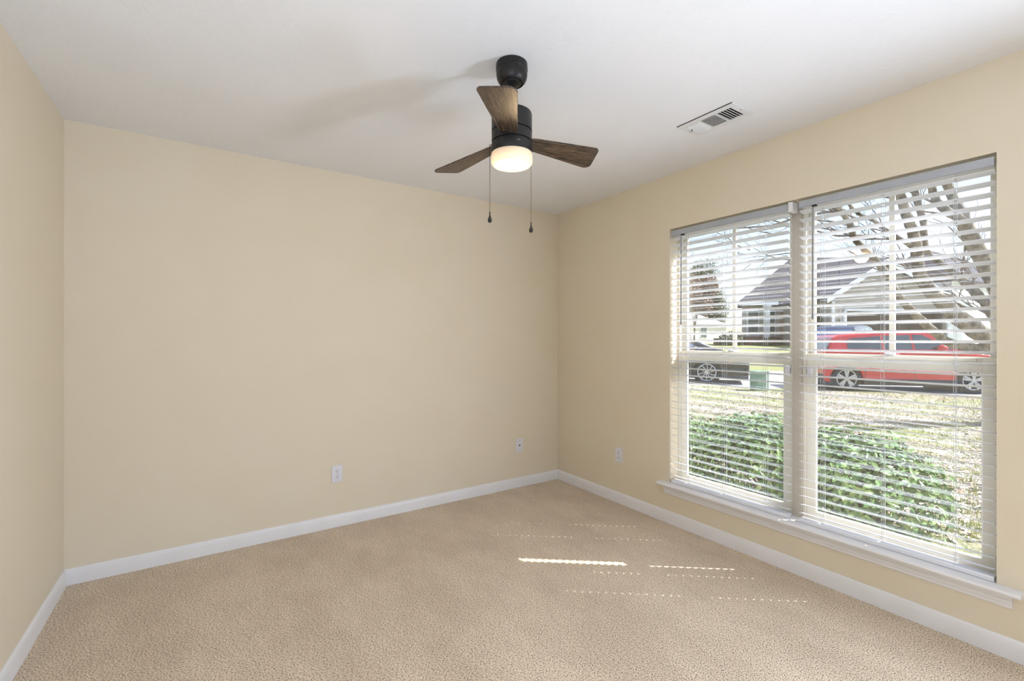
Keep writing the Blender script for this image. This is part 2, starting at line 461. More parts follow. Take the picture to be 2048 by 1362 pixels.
# baseboards with an eased top
def profile_run(name, prof, p0, p1, inward, m, **k):
    """prof (distance into the room, height) swept from p0 to p1"""
    iv = Vector((inward[0], inward[1], 0))
    f = lambda P: (lambda d, z: Vector((P[0], P[1], 0))+iv*d+Vector((0, 0, z)))
    return MB().prism(prof, f(p0), f(p1)).build(name, m, smooth=True, sharp=30, **k)
BP = [(0, 0), (.013, 0), (.013, .060), (.0115, .066), (.0105, .068), (.0105, .074), (.008, .079), (.004, .083), (0, .084)]
struct(profile_run('baseboard_back', BP, (X0, YB), (XW, YB), (0, -1), 'trim_white'), 'white baseboard on the long wall')
struct(profile_run('baseboard_left', BP, (X0, YF), (X0, YB), (1, 0), 'trim_white'), 'white baseboard on the left wall')
struct(profile_run('baseboard_right', BP, (XW, YF), (XW, YB), (-1, 0), 'trim_white'), 'white baseboard under the window')

# window stool and apron
SZ = .286
b = MB().prism([(2.79, SZ-.022), (2.79, SZ), (2.648, SZ), (2.641, SZ-.003), (2.637, SZ-.011), (2.641, SZ-.019), (2.648, SZ-.022)],
               lambda x, z: Vector((x, OY0-.075, z)), lambda x, z: Vector((x, OY1+.072, z)))
# horns sit in front of the wall, the tongue goes into the opening
b = MB()
nose = [(2.695, SZ-.022), (2.695, SZ), (2.648, SZ), (2.641, SZ-.003), (2.637, SZ-.011), (2.641, SZ-.019), (2.648, SZ-.022)]
b.prism(nose, lambda x, z: Vector((x, OY0-.075, z)), lambda x, z: Vector((x, OY1+.072, z)))
b.box(2.695, 2.80, OY0+.0005, OY1-.0005, SZ-.022, SZ)
struct(b.build('trim_1', 'trim_white', smooth=True, sharp=30), 'white window stool with a rounded nose')
AP = [(0, 0), (.006, 0), (.009, .004), (.009, .016), (.012, .019), (.012, .034), (.016, .040), (.018, .050), (.018, .062), (0, .062)]
f = lambda y: (lambda d, z: Vector((XW-d, y, SZ-.084+z)))
struct(MB().prism(AP, f(OY0-.045), f(OY1+.042)).build('trim_2', 'trim_white', smooth=True, sharp=20), 'white moulded apron under the window stool')
# mullion post between the two windows
b = MB(); b.box(2.772, XO, 1.236, 1.282, SZ, OZ1-.0005)
struct(b.build('trim_3', 'mullion_shade'), 'white mullion post between the two windows')

# ------------------------------------------------------------------ windows
def window(n, y0, y1):
    root = bpy.data.objects.new('window_%d' % n, None); C.objects.link(root); root.empty_display_size = .1
    root.location = (2.80, (y0+y1)/2, SZ)
    struct(root, 'vinyl double hung window %s' % ('nearer the room corner' if n == 1 else 'at the right of the photo'))
    o = root.location
    def loc(mb):
        bmesh.ops.translate(mb.bm, verts=mb.bm.verts, vec=-o); return mb
    z0, z1 = SZ, OZ1-.001
    fr = MB(); t = .016
    fr.box(2.788, XO-.005, y0, y0+t, z0, z1); fr.box(2.788, XO-.005, y1-t, y1, z0, z1)
    fr.box(2.788, XO-.005, y0+t, y1-t, z1-.022, z1); fr.box(2.795, XO-.005, y0+t, y1-t, z0, z0+.022)
    loc(fr).build('window_frame', 'vinyl', root, bevel=.001, seg=1)
    zm = 1.17
    # lower sash, inner track
    a0, a1 = y0+t, y1-t
    sw = .044
    ls = MB()
    ls.box(2.797, 2.825, a0, a0+sw, z0+.022, zm+.038); ls.box(2.797, 2.825, a1-sw, a1, z0+.022, zm+.038)
    ls.box(2.797, 2.825, a0+sw, a1-sw, z0+.022, z0+.048); ls.box(2.797, 2.825, a0+sw, a1-sw, zm-.028, zm+.038)
    ls.box(2.785, 2.797, a0+.06, a1-.06, zm+.022, zm+.034)
    lo = loc(ls).build('lower_sash', 'vinyl', root, bevel=.0015, seg=1)
    p = MB().box(2.809, 2.812, a0+sw, a1-sw, z0+.048, zm-.028); loc(p).build('pane', 'pane_glass', lo)
    bd = MB()
    for s_ in (a0+sw, a1-sw-.004): bd.box(2.803, 2.809, s_, s_+.004, z0+.048, zm-.028)
    loc(bd).build('glazing_bead', 'trim_white', lo)
    # upper sash, outer track
    us = MB(); uw = .026
    us.box(2.832, 2.858, a0, a0+uw, zm-.01, z1-.022); us.box(2.832, 2.858, a1-uw, a1, zm-.01, z1-.022)
    us.box(2.832, 2.858, a0+uw, a1-uw, zm-.01, zm+.040); us.box(2.832, 2.858, a0+uw, a1-uw, z1-.046, z1-.022)
    up = loc(us).build('upper_sash', 'vinyl', root, bevel=.0015, seg=1)
    p = MB().box(2.844, 2.847, a0+uw, a1-uw, zm+.040, z1-.046); loc(p).build('pane', 'pane_glass', up)
    yc = (y0+y1)/2
    mt = MB().box(2.8475, 2.855, yc-.011, yc+.011, zm+.040, z1-.046)
    mt.box(2.838, 2.8435, yc-.011, yc+.011, zm+.040, z1-.046)
    loc(mt).build('muntin', 'vinyl', up)
    # white vent stops beside the mullion and sash lock
    if n == 1: ys = [(a0+.002, a0+.030)]
    else: ys = [(a1-.034, a1-.006)]
    for q0, q1 in ys:
        st = MB().box(2.780, 2.797, q0, q1, zm-.078, zm-.030)
        loc(st).build('sash_stop', 'plate_white', root, bevel=.005, seg=2)
    lk = MB().box(2.802, 2.828, yc-.02, yc+.02, zm+.038, zm+.048); lk.box(2.794, 2.806, yc-.006, yc+.016, zm+.046, zm+.054)
    loc(lk).build('sash_lock', 'plate_white', lo, bevel=.003)
    return root
window(1, 1.2825, OY1-.0005)
window(2, OY0+.0005, 1.2355)

# ------------------------------------------------------------------ blinds
def blind(label, y0, y1, cords, wand_y, wand_z):
    xs0, xs1 = 2.700, 2.750
    root = thing('window_blind', label, 'window blind', ((xs0+xs1)/2, (y0+y1)/2, SZ), 0, 'faux wood blinds in the double window')
    o = root.location
    def loc(mb):
        bmesh.ops.translate(mb.bm, verts=mb.bm.verts, vec=-o); return mb
    zt = OZ1-.015
    hr = MB().box(2.703, 2.752, y0+.004, y1-.004, zt-.034, zt)
    loc(hr).build('headrail', 'slat_white', root, bevel=.002, seg=1)
    # moulded valance with short returns
    VP = [(2.7025, zt-.036), (2.7025, zt+.001), (2.6985, zt+.001), (2.6965, zt-.003), (2.6985, zt-.008), (2.6985, zt-.026), (2.6965, zt-.031), (2.6965, zt-.034), (2.6985, zt-.036)]
    v = MB().prism(VP, lambda x, z: Vector((x, y0, z)), lambda x, z: Vector((x, y1, z)))
    va = loc(v).build('valance', 'valance', root, smooth=True, sharp=25)
    inner = y1 if abs(y1-1.216) < .01 else y0
    rt = MB().box(2.699, 2.752, inner-.002, inner+.002, zt-.036, zt)
    loc(rt).build('valance_return', 'valance', va, bevel=.001, seg=1)
    # slats with rounded edges, tilted, with cord slots
    tilt = R(13)
    zb, ztop = SZ+.024, zt-.056
    n = 36
    hw, th = .0242, .0015
    sect = [(-hw, 0), (-hw+.0012, -th*.8), (0, -th-.0004), (hw-.0012, -th*.8), (hw, 0), (hw-.0012, th*.8), (0, th-.0004+.0006), (-hw+.0012, th*.8)]
    def strip(mb, u0, u1, ya, yb):
        mb.box(u0, u1, ya, yb, -th, th)
    mb = MB()
    sy = .005; su = .010
    edges = [y0]
    for c in sorted(cords): edges += [c-sy, c+sy]
    edges.append(y1)
    yc = (y0+y1)/2
    for i in range(0, len(edges), 2):
        mb.prism(sect, lambda u, z: Vector((u, edges[i]-yc, z)), lambda u, z: Vector((u, edges[i+1]-yc, z)))
    for c in cords:
        strip(mb, -hw+.0004, -su, c-sy-yc, c+sy-yc); strip(mb, su, hw-.0004, c-sy-yc, c+sy-yc)
    bmesh.ops.rotate(mb.bm, verts=mb.bm.verts, cent=(0, 0, 0), matrix=Matrix.Rotation(tilt, 3, 'Y'))
    first = mb.build('slat', 'slat_white', root, smooth=True, sharp=25)
    zz = [zb+.022+(ztop-zb-.022)*i/(n-1) for i in range(n)]
    first.location = (0, 0, zz[0]-SZ)
    for z in zz[1:]:
        s_ = first.copy(); C.objects.link(s_); s_.parent = root; s_.location = (0, 0, z-SZ)
        s_.rotation_euler = (rnd.uniform(-.0012, .0012), rnd.uniform(-.012, .012), 0)
    # bottom rail on the stool
    br = MB().prism([(-.025, .003), (-.022, 0), (.022, 0), (.025, .003), (.025, .016), (.021, .0205), (-.021, .0205), (-.025, .016)],
                    lambda x, z: Vector((2.722+x, y0, SZ+.0005+z)), lambda x, z: Vector((2.722+x, y1, SZ+.0005+z)))
    loc(br).build('bottom_rail', 'slat_white', root, smooth=True, sharp=25)
    for c in cords:
        lc = MB()
        for x, rr in ((2.725-hw*math.cos(tilt)-.0012, .0008), (2.725+hw*math.cos(tilt)+.0012, .0009)):
            lc.tube([(x, c, SZ+.02), (x, c+.0015, 1.1), (x, c, zt-.030)], rr, 5)
        for z in zz:
            pass
        loc(lc).build('ladder_cord', 'cord', root)
        lf = MB().tube([(2.725, c, SZ+.02), (2.725, c, zt-.030)], .0008, 5)
        loc(lf).build('lift_cord', 'cord', root)
        cp = MB().lathe([(.0, 0), (.006, .0), (.006, .002), (.003, .004), (0, .004)], (2.722, c, SZ+.0205), 12)
        loc(cp).build('cord_button', 'slat_white', root, smooth=True)
    # tilt wand hanging from a hook
    wd = MB().tube([(2.684, wand_y, zt-.055), (2.6835, wand_y+.001, wand_z)], .0036, 6)
    wd.lathe([(0, 0), (.0045, .002), (.0052, .02), (.004, .03), (0, .031)], (2.6835, wand_y+.001, wand_z-.006), 10)
    wo = loc(wd).build('tilt_wand', 'wand', root, smooth=True)
    hk = MB().tube([(2.704, wand_y, zt-.037), (2.692, wand_y, zt-.040), (2.6845, wand_y, zt-.045), (2.684, wand_y, zt-.057)], .0016, 6)
    hk.box(2.692, 2.712, wand_y-.010, wand_y+.010, zt-.042, zt-.036)
    loc(hk).build('wand_hook', 'slot_dark', wo)
    if y0 > 1:
        loc(MB().box(2.698, 2.760, y0-.028, y0-.0035, zt-.045, zt+.010)).build('mounting_bracket', 'trim_white', root, bevel=.003)
    return root
blind('white slatted blind in the window nearer the room corner, half open', 1.276, 2.045, (1.924, 1.665, 1.408), 1.955, 1.39)
blind('white slatted blind in the right hand window, in front of the red car', .468, 1.216, (1.108, .848, .590), 1.140, 1.40)

# ------------------------------------------------------------------ wall plates
def plate(label, group, kind, loc, rz):
    """local +Y points into the room... plate lies in local XZ"""
    root = thing('wall_outlet' if kind == 'duplex' else 'cable_jack', label, 'electrical outlet' if kind == 'duplex' else 'wall jack', loc, rz, group)
    p = MB().box(-.036, .036, 0, .0055, -.058, .058)
    fp = p.build('face_plate', 'plate_white', root, bevel=.0035, seg=3)
    if kind == 'duplex':
        for s in (-1, 1):
            pts = []
            for k in range(24):
                a = 2*PI*k/24
                pts.append((.0172*math.cos(a), max(-.0125, min(.0125, .0172*math.sin(a)))))
            so_ = MB().prism(pts, lambda x, z: Vector((x, .004, z+s*.0195)), lambda x, z: Vector((x, .0072, z+s*.0195)))
            sk = so_.build('socket', 'plate_white', root)
            h = MB()
            h.box(-.0078, -.0052, .0070, .0076, s*.0195+.000, s*.0195+.008)
            h.box(.0052, .0078, .0070, .0076, s*.0195-.000, s*.0195+.0065)
            M = Matrix.Translation((0, .0071, s*.0195-.0065)) @ Matrix.Rotation(-PI/2, 4, 'X')
            h.lathe([(0, 0), (.0028, 0), (.0028, .0006), (0, .0006)], n=10, M=M)
            h.build('socket_slots', 'slot_dark', sk)
        M = Matrix.Translation((0, .0052, 0)) @ Matrix.Rotation(-PI/2, 4, 'X')
        MB().lathe([(0, 0), (.003, 0), (.003, .0008), (0, .001)], n=12, M=M).build('screw', 'steel_screw', root)
    else:
        M = Matrix.Translation((0, .005, 0)) @ Matrix.Rotation(-PI/2, 4, 'X')
        MB().lathe([(0, 0), (.0055, 0), (.0055, .005), (.0045, .0055), (.0045, .009), (.0018, .009), (.0018, .004), (0, .004)], n=12, M=M).build('coax_socket', 'slot_dark', root, smooth=True)
        for z in (-.042, .042):
            M = Matrix.Translation((0, .0052, z)) @ Matrix.Rotation(-PI/2, 4, 'X')
            MB().lathe([(0, 0), (.003, 0), (.003, .0008), (0, .001)], n=12, M=M).build('screw', 'steel_screw', root)
plate('white duplex power outlet on the long back wall', 'duplex power outlets', 'duplex', (.740, YB, .363), PI)
plate('small white cable jack plate on the back wall near the corner', None, 'coax', (2.262, YB, .363), PI)
plate('white duplex power outlet on the window wall between corner and window', 'duplex power outlets', 'duplex', (XW, 2.530, .377), PI/2)

# ------------------------------------------------------------------ ceiling vent
def vent():
    cx_, cy_ = 2.214, 1.411
    root = thing('ceiling_vent', 'white metal ceiling air vent with louvers beside the ceiling fan', 'air vent', (cx_, cy_, ZC))
    L, W = .158, .097                # half length along Y, half width along X
    l, wd = .125, .060
    fr = MB()
    fr.box(-W, -wd, -L, L, -.006, 0); fr.box(wd, W, -L, L, -.006, 0)
    fr.box(-wd, wd, -L, -l, -.006, 0); fr.box(-wd, wd, l, L, -.006, 0)
    fr.box(-wd, wd, -.047, -.040, -.006, 0); fr.box(-wd, wd, .040, .047, -.006, 0)
    fr.build('vent_frame', 'vent_white', root, bevel=.002, seg=2)
    MB().box(-W-.0012, -W+.004, -L+.002, L-.002, -.0042, 0).build('edge_shadow', 'slot_dark', root)  # dark strip standing in for the shadow gap along the frame edge
    MB().box(-wd, wd, -l, l, -.0012, -.0004).build('duct_opening', 'slot_dark', root)
    # middle bank runs along Y, end banks run across
    for i in range(9):
        x = -wd+.0065+i*.0134
        M = Matrix.Translation((x, 0, -.0058)) @ Matrix.Rotation(R(-30), 4, 'Y')
        MB().box(-.0046, .0046, -.040, .040, -.0013, .0013, M).build('louver', 'vent_white', root)
    for s in (-1, 1):
        for i in range(5):
            y = s*(.047+.009+i*.0145)
            M = Matrix.Translation((0, y, -.0058)) @ Matrix.Rotation(R(-38)*s, 4, 'X')
            wv = .0046 if s < 0 else .0068
            MB().box(-wd, wd, -wv, wv, -.0011, .0011, M).build('louver', 'vent_white', root)
    MB().tube([(-.02, .118, -.004), (-.02, .118, -.020)], .0025, 6).build('damper_lever', 'steel_screw', root)
    for y in (-.145, .145):
        MB().lathe([(0, -.0075), (.003, -.0072), (.0035, -.0058), (0, -.0058)], (0, y, 0), 10).build('screw', 'steel_screw', root)
vent()

# ------------------------------------------------------------------ ceiling fan
FX, FY = 1.058, 1.592
def fan():
    root = thing('ceiling_fan', 'black three blade ceiling fan with a lit frosted glass lamp', 'ceiling fan', (FX, FY, ZC))
    Z = lambda z: z-ZC
    cn = MB().lathe([(0, Z(2.44)), (.063, Z(2.44)), (.0655, Z(2.437)), (.0665, Z(2.410)), (.0645, Z(2.408)), (.0650, Z(2.392)), (.0625, Z(2.378)), (.057, Z(2.366)), (.0495, Z(2.358)), (.047, Z(2.357)), (.045, Z(2.361)), (.040, Z(2.361)), (.038, Z(2.354)), (.034, Z(2.353)), (.026, Z(2.350)), (.018, Z(2.347)), (0, Z(2.347))], n=48)
    cn.build('canopy', 'fan_black', root, smooth=True)
    MB().lathe([(0, Z(2.36)), (.0125, Z(2.36)), (.0125, Z(2.225)), (0, Z(2.225))], n=24).build('downrod', 'fan_black', root, smooth=True)
    MB().lathe([(0, Z(2.250)), (.020, Z(2.250)), (.022, Z(2.246)), (.022, Z(2.234)), (0, Z(2.234))], n=24).build('rod_collar', 'fan_black', root, smooth=True)
    MB().lathe([(0, Z(2.236)), (.074, Z(2.236)), (.0815, Z(2.232)), (.0845, Z(2.224)), (.0845, Z(2.156)), (.079, Z(2.1545)), (.079, Z(2.149)), (0, Z(2.149))], n=64).build('motor_housing', 'fan_black', root, smooth=True)
    MB().lathe([(0, Z(2.150)), (.0845, Z(2.150)), (.0845, Z(2.112)), (.079, Z(2.1105)), (.079, Z(2.104)), (0, Z(2.104))], n=64).build('blade_ring', 'fan_black', root, smooth=True)
    sw = MB().lathe([(0, Z(2.105)), (.0845, Z(2.105)), (.0850, Z(2.066)), (.083, Z(2.062)), (0, Z(2.062))], n=64).build('switch_housing', 'fan_black', root, smooth=True)
    # reverse switch on the camera side
    a = math.atan2(-VY, -VX)+R(19)
    M = Matrix.Rotation(a, 4, 'Z') @ Matrix.Translation((.0845, 0, Z(2.089)))
    MB().box(-.002, .0012, -.012, .012, -.004, .004, M).build('switch_plate', 'slot_dark', sw, bevel=.001)
    MB().box(-.002, .003, -.003, .003, -.0022, .0022, M).build('reverse_switch', 'steel_screw', sw)
    g = MB().lathe([(.078, Z(2.064)), (.0855, Z(2.062)), (.0868, Z(2.058)), (.0868, Z(2.034)), (.0855, Z(2.024)), (.080, Z(2.017)), (.070, Z(2.0135)), (.04, Z(2.012)), (0, Z(2.0115))], n=64)
    bmesh.ops.translate(g.bm, verts=g.bm.verts, vec=(0, 0, ZC))
    go = g.build('glass_shade', 'frosted_lamp_glass', root, smooth=True, loc=(0, 0, -ZC))
    go['label'] = 'glowing frosted glass lamp shade'
    # blades
    droop = (-.029, -.097, .032)
    for k in range(3):
        az = -.286+k*2*PI/3
        pit = -.20
        outl = []
        raw = [(.070, -.034), (.395, -.040), (.402, .110), (.070, .048)]
        # rounded corners on the tip
        def arc(c, r, a0, a1, n=6):
            return [(c[0]+r*math.cos(a0+(a1-a0)*i/n), c[1]+r*math.sin(a0+(a1-a0)*i/n)) for i in range(n+1)]
        outl = [(.070, -.030), (.10, -.034)]+arc((.368, -.016), .024, -PI/2, 0)+arc((.378, .080), .028, 0, PI*.62)+[(.10, .048), (.070, .040)]
        bm_ = MB()
        bm_.prism(outl, lambda x, y: Vector((x, y, -.0028)), lambda x, y: Vector((x, y, .0028)))
        o = bm_.build('blade', 'blade_wood', root, bevel=.001, seg=2)
        Mx = Matrix.Rotation(az, 4, 'Z') @ Matrix.Rotation(-droop[k], 4, 'Y') @ Matrix.Rotation(pit, 4, 'X')
        o.matrix_local = Matrix.Translation((0, 0, Z(2.121))) @ Mx
        br = MB().box(.060, .100, -.022, .030, .0030, .0065)
        bo = br.build('blade_bracket', 'fan_black', o, bevel=.001)
        for (u, v_) in ((.092, -.012), (.092, .018)):
            MB().lathe([(0, -.0048), (.003, -.0045), (.004, -.003), (0, -.003)], (u, v_, 0), 10).build('screw', 'steel_screw', o)
    # pull chains with teardrop pulls
    for lat, dep, zt_, zb_ in ((-.0855, -.022, 2.092, 1.802), (.078, .048, 2.085, 1.778)):
        x = lat*RX+dep*VX; y = lat*RY+dep*VY
        ch = MB()
        L_ = math.hypot(x, y); ix, iy = x/L_, y/L_
        ch.tube([(ix*.080, iy*.080, Z(zt_)), (x*1.06, y*1.06, Z(zt_)), (x*1.06, y*1.06, Z(zt_-.004))], .0016, 6)
        n = int((zt_-zb_)/.0052)
        for i in range(n):
            z = Z(zt_-.004-i*(zt_-.004-zb_)/n)
            ch.lathe([(0, .0018), (.0013, .0013), (.0018, 0), (.0013, -.0013), (0, -.0018)], (x*1.06, y*1.06, z), 6)
        ch.tube([(x*1.06, y*1.06, Z(zt_-.004)), (x*1.06, y*1.06, Z(zb_))], .0006, 4)
        co_ = ch.build('pull_chain', 'chain', root, smooth=True)
        pl = MB().lathe([(0, .014), (.0022, .013), (.0028, .006), (.0022, .002), (.005, -.008), (.0085, -.018), (.0088, -.024), (.006, -.030), (0, -.032)], (x*1.06, y*1.06, Z(zb_)), 16)
        pl.build('chain_pull', 'fan_black', co_, smooth=True)
    lt = bpy.data.lights.new('fan_bulb', 'POINT'); lt.energy = 3; lt.color = (1, .72, .42); lt.shadow_soft_size = .05
    lo = bpy.data.objects.new('fan_bulb', lt); C.objects.link(lo); lo.parent = root; lo.location = (0, 0, Z(1.985))
fan()

# ------------------------------------------------------------------ terrain
NX, NY = .833, .554                  # across the street
AX, AY = .554, -.833                 # along the street, to the right
def gz(c):
    pts = [(-50, -.14), (4, -.14), (12, -.06), (14.2, -.05), (22, -.05), (33, .80), (40, .88), (140, .9)]
    for (a, za), (b_, zb_) in zip(pts, pts[1:]):
        if c <= b_: return za+(zb_-za)*max(0, (c-a)/(b_-a))
    return pts[-1][1]
def W(c, s, dz=0): return (c*NX+s*AX, c*NY+s*AY, gz(c)+dz)
def strip(name, m, cs, s0, s1, ns=12, dz=0, label=None):
    mb = MB(); g = []
    for c in cs:
        g.append([mb.bm.verts.new(W(c, s0+(s1-s0)*i/ns, dz)) for i in range(ns+1)])
    for A, B in zip(g, g[1:]):
        for i in range(ns): mb.bm.faces.new([A[i], A[i+1], B[i+1], B[i]])
    o = mb.build(name, m)
    for p in o.data.polygons:
        if p.normal.z < 0: p.flip()
    return struct(o, label)
# near lawn starts at the outer wall of the house
mb = MB(); g = []
NL = 40
for i in range(NL+1):
    s = -45+90*i/NL
    row = []
    for k in range(9):
        t = k/8
        # from the outer wall line x = XO to the street edge
        c1 = 14.26; p1 = Vector((c1*NX+s*AX, c1*NY+s*AY))
        p0 = Vector((XO+.01, p1.y*.45))
        p = p0.lerp(p1, t)
        if p.x < XO: p.x = XO+.001*k
        c = p.x*NX+p.y*NY
        row.append(mb.bm.verts.new((p.x, p.y, gz(c))))
    g.append(row)
for A, B in zip(g, g[1:]):
    for k in range(8): mb.bm.faces.new([A[k], A[k+1], B[k+1], B[k]])
o = mb.build('lawn', 'lawn_litter')
struct(o, 'front lawn with fallen leaves')
strip('street', 'asphalt', [14.26, 18, 21.9], -60, 60, dz=-.005, label='pale street')
strip('lawn_across_street', 'lawn_far', [21.9, 25, 28, 31, 33, 36, 40, 60, 120], -110, 110, 20, label='lawn across the street')
strip('ground_plain', 'lawn_far', [-60, -10, 0], -60, 60, dz=-.05)
# concrete driveway up to the garage opposite
def D2(lat, dep): return (dep*VX+lat*RX, dep*VY+lat*RY)
mb = MB(); g = []
for t in [i/10 for i in range(11)]:
    dep = 18.4+(28.4-18.4)*t
    l0 = 12.3+(19.6-12.3)*t; l1 = 17.8+(27.0-17.8)*t
    row = []
    for lt_ in (l0, (l0+l1)/2, l1):
        x, y = D2(lt_, dep); c = x*NX+y*NY
        row.append(mb.bm.verts.new((x, y, gz(c)+.02)))
    g.append(row)
for A, B in zip(g, g[1:]):
    for k in range(2): mb.bm.faces.new([A[k], A[k+1], B[k+1], B[k]])
struct(mb.build('driveway', 'concrete'), 'pale driveway across the street')

# ------------------------------------------------------------------ cars
def wheel(root, x, y, r, side, style, rimr):
    """side = -1 outer face towards local -Y"""
    M = Matrix.Translation((x, y, r)) @ Matrix.Rotation(PI/2*(-side), 4, 'X')   # lathe axis -> outward
    M = Matrix.Translation((x, y, r)) @ Matrix.Rotation(PI/2 if side < 0 else -PI/2, 4, 'X')
    t = MB().lathe([(0, -.16), (r*.6, -.16), (r*.97, -.15), (r, -.12), (r, .05), (r*.97, .075), (rimr*1.08, .085), (rimr, .07), (rimr*.98, .02), (0, .02)], n=40, M=M)
    wo = t.build('wheel', 'tire', root, smooth=True)
    s = MB()
    s.lathe([(rimr*.90, .055), (rimr, .062), (rimr*1.01, .075), (rimr*.97, .080), (rimr*.90, .070)], n=40, M=M)
    s.lathe([(0, .085), (rimr*.2, .08), (rimr*.22, .06), (0, .06)], n=20, M=M)
    ns = 10 if style == 'turbine' else 5
    for k in range(ns):
        a = 2*PI*k/ns+.3
        if style == 'turbine':
            Q = M @ Matrix.Rotation(a, 4, 'Z')
            s.prism([(rimr*.12, -.012), (rimr*.55, -.03), (rimr*.93, -.012), (rimr*.93, .014), (rimr*.55, -.008), (rimr*.12, .012)],
                    lambda u, v_: Q @ Vector((u, v_, .055)), lambda u, v_: Q @ Vector((u, v_, .078)))
        else:
            for da in (-.16, .16):
                Q = M @ Matrix.Rotation(a+da, 4, 'Z')
                s.prism([(rimr*.15, -.018), (rimr*.93, -.026), (rimr*.93, .026), (rimr*.15, .018)],
                        lambda u, v_: Q @ Vector((u, v_, .055)), lambda u, v_: Q @ Vector((u, v_, .080)))
    s.build('alloy_rim', 'alloy', wo, smooth=True)

def arch(cx_, r, zb, n=12):
    """points of a wheel arch, left to right, leaving the sill at height zb"""
    a0 = math.asin(min(.99, max(-.99, (zb-r*.92)/(r*1.16))))
    rr = r*1.16; c = r*.92
    return [(cx_-rr*math.cos(a), c+rr*math.sin(a)) for a in [a0+(PI-2*a0)*i/n for i in range(n+1)]]

def car(name, label, cat, loc, rz, P):
    root = thing(name, label, cat, loc, rz)
    w = P['w']; x0, x1 = P['axles']; r = P['r']; zs = P['sill']
    low = [(P['rear'], zs+.06)]+arch(x0, r, zs)+arch(x1, r, zs)+[(P['front'], zs+.02)]+P['shoulder']
    body = MB().prism(low, lambda x, z: Vector((x, -w, z)), lambda x, z: Vector((x, w, z)))
    bo = body.build('body', P['paint'], root, smooth=True, bevel=.055, seg=3, sharp=50)
    zb = P['belt']; k = P['tumble']
    W_ = lambda z: w-.03-k*(z-zb)
    gh = P['roof']
    g_ = MB().prism(gh, lambda x, z: Vector((x, -W_(z), z)), lambda x, z: Vector((x, W_(z), z)))
    ro = g_.build('cabin', P['paint'], root, smooth=True, bevel=.045, seg=3, sharp=50)
    for s in (-1, 1):
        for poly in P['glass']:
            q = MB().prism(poly, lambda x, z: Vector((x, s*(W_(z)-.01), z)), lambda x, z: Vector((x, s*(W_(z)+.006), z)))
            q.build('side_window', P.get('sideglass', 'car_glass'), ro)
    for nm, (a, b_), gm, off in (('windshield', P['screen'], 'car_glass_sky', 1), ('rear_window', P['rearglass'], 'car_glass_sky' if P.get('bluerear') else 'car_glass', -1)):
        ax, az = a; bx, bz = b_
        d = Vector((bx-ax, 0, bz-az)).normalized(); n_ = Vector((-d.z, 0, d.x))
        if n_.x*off < 0: n_ = -n_
        q = MB()
        A = [Vector((ax, -W_(az)+.07, az)), Vector((ax, W_(az)-.07, az)), Vector((bx, W_(bz)-.07, bz)), Vector((bx, -W_(bz)+.07, bz))]
        v1 = [q.bm.verts.new(p+n_*.004) for p in A]; v0 = [q.bm.verts.new(p-n_*.02) for p in A]
        q.bm.faces.new(v1); q.bm.faces.new(v0[::-1])
        for i in range(4): q.bm.faces.new([v0[i], v0[(i+1) % 4], v1[(i+1) % 4], v1[i]])
        q.build(nm, gm, ro)
    for s in (-1, 1):
        mm = MB(); mx, mz = P['mirror']
        M = Matrix.Translation((mx, s*(w+.07), mz)) @ Matrix.Diagonal((.10, .11, .085, 1))
        bmesh.ops.create_uvsphere(mm.bm, u_segments=16, v_segments=10, radius=1, matrix=M)
        mm.build('side_mirror', P['paint'], root, smooth=True)
        for x in (x0, x1):
            wheel(root, x, s*(w-.10), r, s, P['style'], P['rim'])
    # dark lower cladding and wheel wells
    cl = MB()
    cl.box(x0+r*1.12, x1-r*1.12, -w-.012, w+.012, zs-.03, zs+P['clad'])
    cl.box(P['rear']+.10, P['front']-.10, -w+.10, w-.10, zs-.04, zs+.30)
    cl.build('sill_cladding', 'black_trim', root, bevel=.015)
    wl = MB()
    for x in (x0, x1):
        M = Matrix.Translation((x, 0, r*.92)) @ Matrix.Rotation(PI/2, 4, 'X')
        wl.lathe([(0, -w+.20), (r*1.12, -w+.20), (r*1.12, w-.20), (0, w-.20)], n=28, M=M)
    wl.build('wheel_well', 'black_trim', root)
    MB().box(P['rear']-.02, P['rear']+.25, -w+.03, w-.03, zs-.02, zs+.24).build('rear_bumper', 'black_trim', root, bevel=.03, seg=2)
    MB().box(P['front']-.25, P['front']+.02, -w+.05, w-.05, zs-.03, zs+.14).build('front_bumper', 'black_trim', root, bevel=.03, seg=2)
    for s in (-1, 1):
        q = MB().box(P['rear']-.006, P['rear']+.16, s*(w-.12)-.10, s*(w-.12)+.118, P['tail'][0], P['tail'][1])
        q.build('tail_lamp', 'lamp_red', root, bevel=.01)
        q = MB().box(P['front']-.26, P['front']+.004, s*(w-.20)-.17, s*(w-.20)+.195, P['head'][0], P['head'][1])
        q.build('headlamp', 'lamp_clear', root, bevel=.02)
    for xx in P['doors']:
        MB().box(xx-.006, xx+.006, -w-.002, -w+.01, zs+.10, zb-.02).build('door_seam', 'black_trim', bo)
    for xx in P['handles']:
        MB().box(xx-.09, xx+.09, -w-.03, -w, zb-.13, zb-.10).build('door_handle', P['paint'], bo, bevel=.01)
    return root, bo, W_

